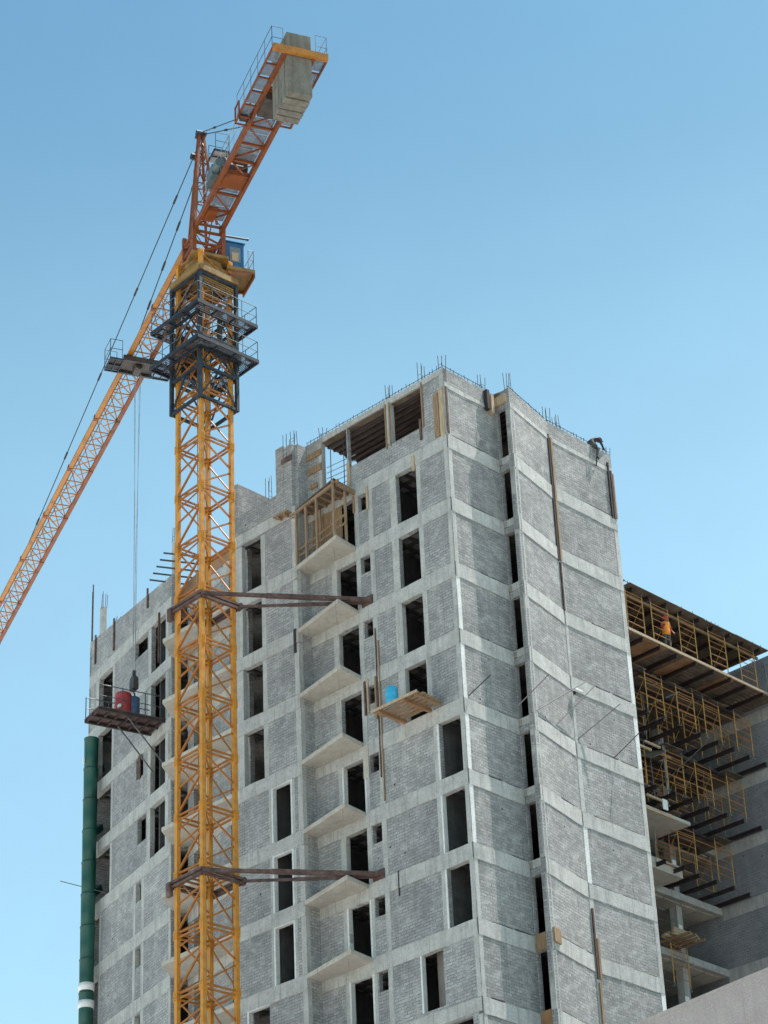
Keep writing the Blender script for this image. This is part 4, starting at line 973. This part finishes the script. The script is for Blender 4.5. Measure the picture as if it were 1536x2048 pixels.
MB().path([(0, 0, zh + .2), (0, 0, zh + .05), (.08, 0, zh - .03), (.1, 0, zh - .13), (0, 0, zh - .2), (-.09, 0, zh - .14)], .035, 7).build('hook', 'machine', ho2, hf)
# counter jib
FN = Frame(MX, MY, rad(112.3), 68.7); CX = -13.05; hn = .6
cj = MB()
for i in range(10):
    a, b = -.9 - i * 1.2, -.9 - (i + 1) * 1.2
    cj.bar((a, -hn, .05), (a, hn, .05), .08, .1); s_ = 1 if i % 2 else -1
    cj.bar((a, -hn * s_, .05), (b, hn * s_, .05), .06)
    if i % 3 == 0: cj.bar((a, hn * s_, .05), (b, -hn * s_, .05), .04)
cjo = cj.build('counter_jib', 'orange', CR, FN)
for y in (-hn, hn): MB().box(CX, -.6, y - .07, y + .07, -.14, .18).build('chord', 'orange', cjo, FN)
MB().box(CX - .16, CX + .02, -1.18, 1.18, -.1, .2).build('end_beam', 'jibyellow', cjo, FN)
for i in range(9):
    if i in (3, 7): continue
    grille(MB(), -1.3 - i * 1.05 - .98, -1.3 - i * 1.05, -hn + .12, hn - .12, .12, False, .03, .035).build('deck_grating', 'grate', cjo, FN)
for i in range(5):
    grille(MB(), -8.6 - i * .92 - .74, -8.6 - i * .92, hn + .12, hn + .56, .02, False, .03, .035).build('walkway_grating', 'grate', cjo, FN)
    if i in (0, 2, 3, 4): grille(MB(), -8.6 - i * .92 - .74, -8.6 - i * .92, -hn - .56, -hn - .12, .02, False, .03, .035).build('walkway_grating', 'grate', cjo, FN)
mb = MB()
for s_ in (-1, 1):
    mb.bar((CX, s_ * (hn + .58), 0), (-8.5, s_ * (hn + .58), 0), .06, .12)
    for i in range(6): mb.bar((-8.5 - i * .91, s_ * hn, 0), (-8.5 - i * .91, s_ * (hn + .58), 0), .05, .08)
mb.build('walkway_frame', 'orange', cjo, FN)
rail_run(FN, [(-8.5, hn + .58, .05), (CX, hn + .58, .05), (CX, hn + .1, .05)], 1.15, 'rail_dark', cjo, r=.014)
rail_run(FN, [(CX + .9, -hn - .58, .05), (CX, -hn - .58, .05), (CX, -hn - .1, .05)], 1.15, 'rail', cjo, r=.014)
rail_run(FN, [(-2.0, hn + .1, .1), (-8.4, hn + .1, .1)], 1.05, 'rail', cjo, r=.012)
lb_ = MB()
for y_ in (hn + .12, hn + .62):
    for x_ in (-8.85, -8.35): lb_.box(x_ - .03, x_ + .03, y_ - .03, y_ + .03, -.25, .6)
    lb_.bar((-8.85, y_, -.22), (-8.35, y_, -.22), .06).bar((-8.85, y_, .57), (-8.35, y_, .57), .06)
lb_.bar((-8.85, hn + .12, -.22), (-8.85, hn + .62, -.22), .06).bar((-8.35, hn + .12, -.22), (-8.35, hn + .62, -.22), .06)
lb_.build('side_frame', 'orange', cjo, FN); MB().box(-8.75, -8.5, hn + .2, hn + .5, -.18, .3).build('limit_box', 'machine', cjo, FN)
MB().box(-4.9, -3.9, -hn + .1, hn - .1, -.1, .15).build('winch_tray', 'orange', cjo, FN); MB().box(-2.2, -1.4, .0, hn - .1, -.12, .2).build('cable_tray', 'orange', cjo, FN)
MB().tube((-4.4, -.45, .55), (-4.4, .45, .55), .36, 14).tube((-4.4, -.5, .55), (-4.4, -.45, .55), .48, 14).tube((-4.4, .45, .55), (-4.4, .5, .55), .48, 14).build('hoist_winch', 'machine', cjo, FN)
MB().box(-4.3, -3.5, hn - .05, hn + .36, .2, .75).tube((-4.8, hn + .16, .5), (-4.3, hn + .16, .5), .22, 12).box(-3.5, -3.2, hn, hn + .3, .2, .5).build('hoist_motor', 'motor', cjo, FN)
MB().box(-6.1, -5.3, -.3, .35, .15, .6).tube((-5.7, -.5, .4), (-5.7, .4, .4), .22, 10).build('resistor_box', 'machine', cjo, FN)
MB().box(-10.4, -9.2, -.5, .56, -.35, .4).build('hanger_frame', 'machine', cjo, FN)
# counterweight
for i in range(5):
    x1 = CX + .05 + i * .38 + .34; x0 = x1 - .33
    s_ = MB().box(x0, x1, -.535 + jit(.012), .535 + jit(.012), -2.05 + jit(.03), 1.12 + jit(.03)).build('counterweight_slab', 'cwt', CR, FN, .02)
    MB().box(x0 + .08, x1 - .08, -.62, .62, .16, .26).build('hanger_bar', 'navy', s_, FN)
# pendant lines
pn = MB(); knl = []
apw = [FJ0.w(AP.x, AP.y + s_, AP.z) for s_ in (-.12, .12)]
for s_, xe in ((.06, 33.5), (-.06, 12.3)):
    a = FJ0.w(.35, .1 + s_ * 2, 73.9 if xe > 20 else 73.2); b = FJ.w(xe, s_, jh + .05)
    pn.tube(a, b, .026, 6)
    for f_ in (.1, .3, .5, .7, .88): p = a + (b - a) * f_; knl.append((p - (b - a).normalized() * .28, p + (b - a).normalized() * .28))
for s_ in (-1, 1):
    a = FJ0.w(-.05, .1 + s_ * .12, 74.6); b = FN.w(-8.6, s_ * hn, .25); pn.tube(a, b, .024, 6); knl += [(a + (b - a) * .82, a + (b - a) * .86), (a + (b - a) * .3, a + (b - a) * .33)]
po = pn.build('pendant_line', 'wire', CR); [MB().tube(p, q, .055, 6).build('turnbuckle', 'wire', po) for p, q in knl]
# ties to the building
for zt, k in ((L(2) + .2, 2), (L(6) + .2, 6)):
    mb = MB(); q = .97; c5 = [(-q, -q), (q, -q), (q, q), (-q, q)]
    for a, b in zip(c5, c5[1:] + c5[:1]):
        for dz in (-.09, .09): mb.bar((*a, zt + dz), (*b, zt + dz), .13, .1)
    mb.bar((q, -q, zt - .12), (q + .15, -q, zt + .12), .2)
    mb.box(-q - .12, -q + .06, q - .06, q + .2, zt - .45, zt + .12)
    fo = mb.build('anchor_collar', 'rust', CR, FK)
    A = FK.w(-.97, -.97, zt); B_ = FK.w(1.0, -1.0, zt); 
    for p0, p1, wd in ((A, FW.w(-4.75, -.02, zt), .17), (B_, FW.w(-5.05, -.02, zt), .12)):
        d = (p1 - p0)
        MB().bar(p0, p0 + d * .42, wd * .8, wd * .8).bar(p0 + d * .38, p1, wd, wd).build('tie_beam', 'rust', fo)
    for u in (4.75, 5.05): MB().box(-u - .16, -u + .16, -.06, -.016, zt - .2, zt + .2).build('wall_bracket', 'rust', fo, FW)

# ------------------------------------------------------------------ people
def person(name, label, fr, J, mats, hood=None, scale=1.):
    """one continuous skinned body; J: joint -> ((x,y,z), (rx,ry)); faces take the cloth of the nearest bone"""
    edges = [('pelvis', 'belly'), ('belly', 'chest'), ('chest', 'neck'), ('neck', 'head'), ('head', 'crown')]
    for s_ in 'lr':
        edges += [('chest', 'sh' + s_), ('sh' + s_, 'el' + s_), ('el' + s_, 'wr' + s_), ('wr' + s_, 'palm' + s_), ('pelvis', 'hip' + s_), ('hip' + s_, 'kn' + s_), ('kn' + s_, 'an' + s_), ('an' + s_, 'toe' + s_)]
        for q in range(4): edges.append(('palm' + s_, 'f%d%s' % (q, s_)))
        edges.append(('wr' + s_, 'th' + s_))
    for s_ in 'lr':
        pv, wv = Vector(J['palm' + s_][0]), Vector(J['wr' + s_][0]); d = (pv - wv).normalized(); side = d.cross(Vector((1, 0, .3))).normalized()
        for q in range(4): J['f%d%s' % (q, s_)] = (tuple(pv + d * (.075 + .012 * (1.5 - abs(q - 1.3))) + side * .021 * (q - 1.5) + Vector((0, 0, -.025))), (.0095, .0095))
        J['th' + s_] = (tuple(wv + d * .07 + side * -.055), (.011, .011))
    names = list(J); idx = {n_: i for i, n_ in enumerate(names)}
    me = bpy.data.meshes.new(name); me.from_pydata([J[n_][0] for n_ in names], [(idx[a], idx[b]) for a, b in edges], []); me.update()
    o = bpy.data.objects.new(name + '_tmp', me); C.objects.link(o)
    sk = o.modifiers.new('skin', 'SKIN')
    for i, n_ in enumerate(names): me.skin_vertices[0].data[i].radius = J[n_][1]
    me.skin_vertices[0].data[idx['pelvis']].use_root = True
    ss = o.modifiers.new('sub', 'SUBSURF'); ss.levels = 2; ss.render_levels = 2
    dg = bpy.context.evaluated_depsgraph_get(); m2 = bpy.data.meshes.new_from_object(o.evaluated_get(dg))
    bpy.data.objects.remove(o); m2.name = name
    keys = list(dict.fromkeys(mats.values())); m2.materials.clear()
    for k_ in keys: m2.materials.append(M[k_])
    def part_of(a, b):
        for n_ in (b, a):
            if n_[:2] in ('f0', 'f1', 'f2', 'f3', 'th') or n_[:4] == 'palm': return 'hand'
        if b in ('head', 'crown'): return 'head'
        if b[:2] == 'toe' or b[:3] == 'toe': return 'shoe'
        if b[:2] in ('kn', 'an') : return 'leg'
        if b[:2] in ('el', 'wr', 'sh'): return 'arm'
        if b[:3] == 'hip': return 'leg'
        return 'torso'
    segs = [(Vector(J[a][0]), Vector(J[b][0]), part_of(a, b)) for a, b in edges]
    for f_ in m2.polygons:
        f_.use_smooth = True; c_ = f_.center; best = (9, 'torso')
        for a, b, pt in segs:
            d = b - a; t = max(0, min(1, (c_ - a).dot(d) / max(d.length_squared, 1e-9))); q = (a + d * t - c_).length
            if q < best[0]: best = (q, pt)
        f_.material_index = keys.index(mats[best[1]])
    po_ = bpy.data.objects.new(name, m2); C.objects.link(po_); place(po_, fr, None); tag(po_, label, 'person')
    h = Vector(J['head'][0])
    # face and hair as children
    fd = Vector(J['face']) if 'face' in J else Vector((0, -1, 0))
    return po_, h
R1 = lambda a, b=None: (a, b or a)
# worker in orange standing on the top timber deck (local: +x right along the deck, -y towards the viewer)
Jo = {'pelvis': ((0, 0, .95), (.15, .12)), 'belly': ((0, .01, 1.1), (.14, .11)), 'chest': ((0.0, .02, 1.36), (.165, .12)), 'neck': ((0, 0, 1.5), R1(.065)), 'head': ((0, -.02, 1.62), (.09, .1)), 'crown': ((0, -.01, 1.72), (.075, .085))}
for s_, k in (('l', -1), ('r', 1)):
    Jo.update({'sh' + s_: ((k * .19, .01, 1.41), R1(.075)), 'el' + s_: ((k * .27, .02 if k > 0 else -.08, 1.13), R1(.055)), 'wr' + s_: ((k * .3, -.12 if k > 0 else -.28, .93 if k > 0 else 1.12), R1(.038)), 'palm' + s_: ((k * .3, -.18 if k > 0 else -.36, .88 if k > 0 else 1.14), (.042, .025)),
               'hip' + s_: ((k * .1, 0, .88), R1(.105)), 'kn' + s_: ((k * .12, -.02 if k > 0 else -.06, .48), R1(.075)), 'an' + s_: ((k * .13, .02, .08), R1(.05)), 'toe' + s_: ((k * .14, -.15, .04), (.045, .035))})
ow = onf(FD, 1330, 1240, -4.4); fo_ = FD.w(ow.x, -4.4, 0)
fo_ = Frame(fo_.x, fo_.y, THC - .35, L(1) + .228)
po_, h = person('person', 'worker in orange vest, red helmet and grey trousers standing on the timber deck', fo_, Jo, {'torso': 'cloth_orange', 'arm': 'cloth_red', 'leg': 'cloth_grey', 'head': 'skin', 'hand': 'skin', 'shoe': 'cloth_dark'})
MB().lathe([(.135, 1.60), (.14, 1.66), (.125, 1.74), (.08, 1.80), (.02, 1.82)], 16, (0, .0)).box(-.1, .1, -.2, -.1, 1.655, 1.675).build('helmet', 'cloth_red', po_, fo_, 0, True)
MB().lathe([(.2, .82), (.185, 1.0), (.18, 1.15), (.2, 1.3), (.21, 1.42), (.12, 1.47)], 16, (0, .01)).build('hi_vis_vest', 'cloth_orange', po_, fo_, 0, True)
MB().box(-.035, .035, -.125, -.1, 1.585, 1.615).box(-.05, -.02, -.122, -.105, 1.635, 1.645).box(.02, .05, -.122, -.105, 1.635, 1.645).build('face_features', 'skin', po_, fo_)
# worker in dark clothes astride the wall top, bending over towards the corner bars (local: +x along the wall to the corner)
Jd = {'pelvis': ((0, .1, .13), (.15, .13)), 'belly': ((.1, .08, .3), (.14, .12)), 'chest': ((.33, .06, .47), (.16, .14)), 'neck': ((.46, .05, .5), R1(.065)), 'head': ((.58, .04, .53), (.1, .09)), 'crown': ((.66, .04, .5), (.085, .08))}
for s_, k in (('l', 1), ('r', -1)):
    Jd.update({'sh' + s_: ((.38, .06 + k * .18, .43), R1(.075)), 'el' + s_: ((.55, .06 + k * .2, .2), R1(.055)), 'wr' + s_: ((.78, .06 + k * .1, .1), R1(.04)), 'palm' + s_: ((.87, .06 + k * .08, .1), (.042, .028)),
               'hip' + s_: ((.02, .1 + k * .12, .1), R1(.115)), 'kn' + s_: ((.2, .1 + k * .28, -.22 if k < 0 else .05), R1(.08)), 'an' + s_: ((.06 if k < 0 else .1, .08 + k * .26, -.64 if k < 0 else -.3), R1(.055)), 'toe' + s_: ((.2, .08 + k * .28, -.7 if k < 0 else -.36), (.045, .035))})
dw = onf(FC, 1180, 884, .08); fd_ = FC.w(dw.x, 0, 0); fd_ = Frame(fd_.x, fd_.y, THC, L(-1.09) + .02)
pd_, h = person('person', 'worker in dark clothes bending over on the wall top at the tower corner', fd_, Jd, {'torso': 'cloth_dark', 'arm': 'cloth_dark', 'leg': 'cloth_grey', 'head': 'skin', 'hand': 'skin', 'shoe': 'cloth_dark'})
hd = Frame(*fd_.w(.6, .04)[:2], THC, fd_.z + .47)
MB().lathe([(.13, 0.02), (.135, .09), (.115, .16), (.07, .2), (.02, .21)], 16, (0.02, 0)).box(.08, .2, -.09, .09, .03, .05).build('helmet', 'cloth_dark', pd_, hd, 0, True)
mb = MB()
for k in (-1, 1): mb.bar((.02, .08 + k * .09, .29), (.36, .07 + k * .1, .63), .05, .02).bar((.02, .08 + k * .09, .29), (.0, .09 + k * .16, .16), .05, .02)
mb.build('safety_harness', 'harness', pd_, fd_)
tag(MB().tube((.05, -.25, -.2), (.1, -.06, -1.05), .03, 6).tube((.0, -.2, .1), (.05, -.25, -.2), .02, 5).build('hanging_tool', 'wire', None, fd_), 'thin dark bar hanging down the wall below the worker at the far right corner', 'tool')
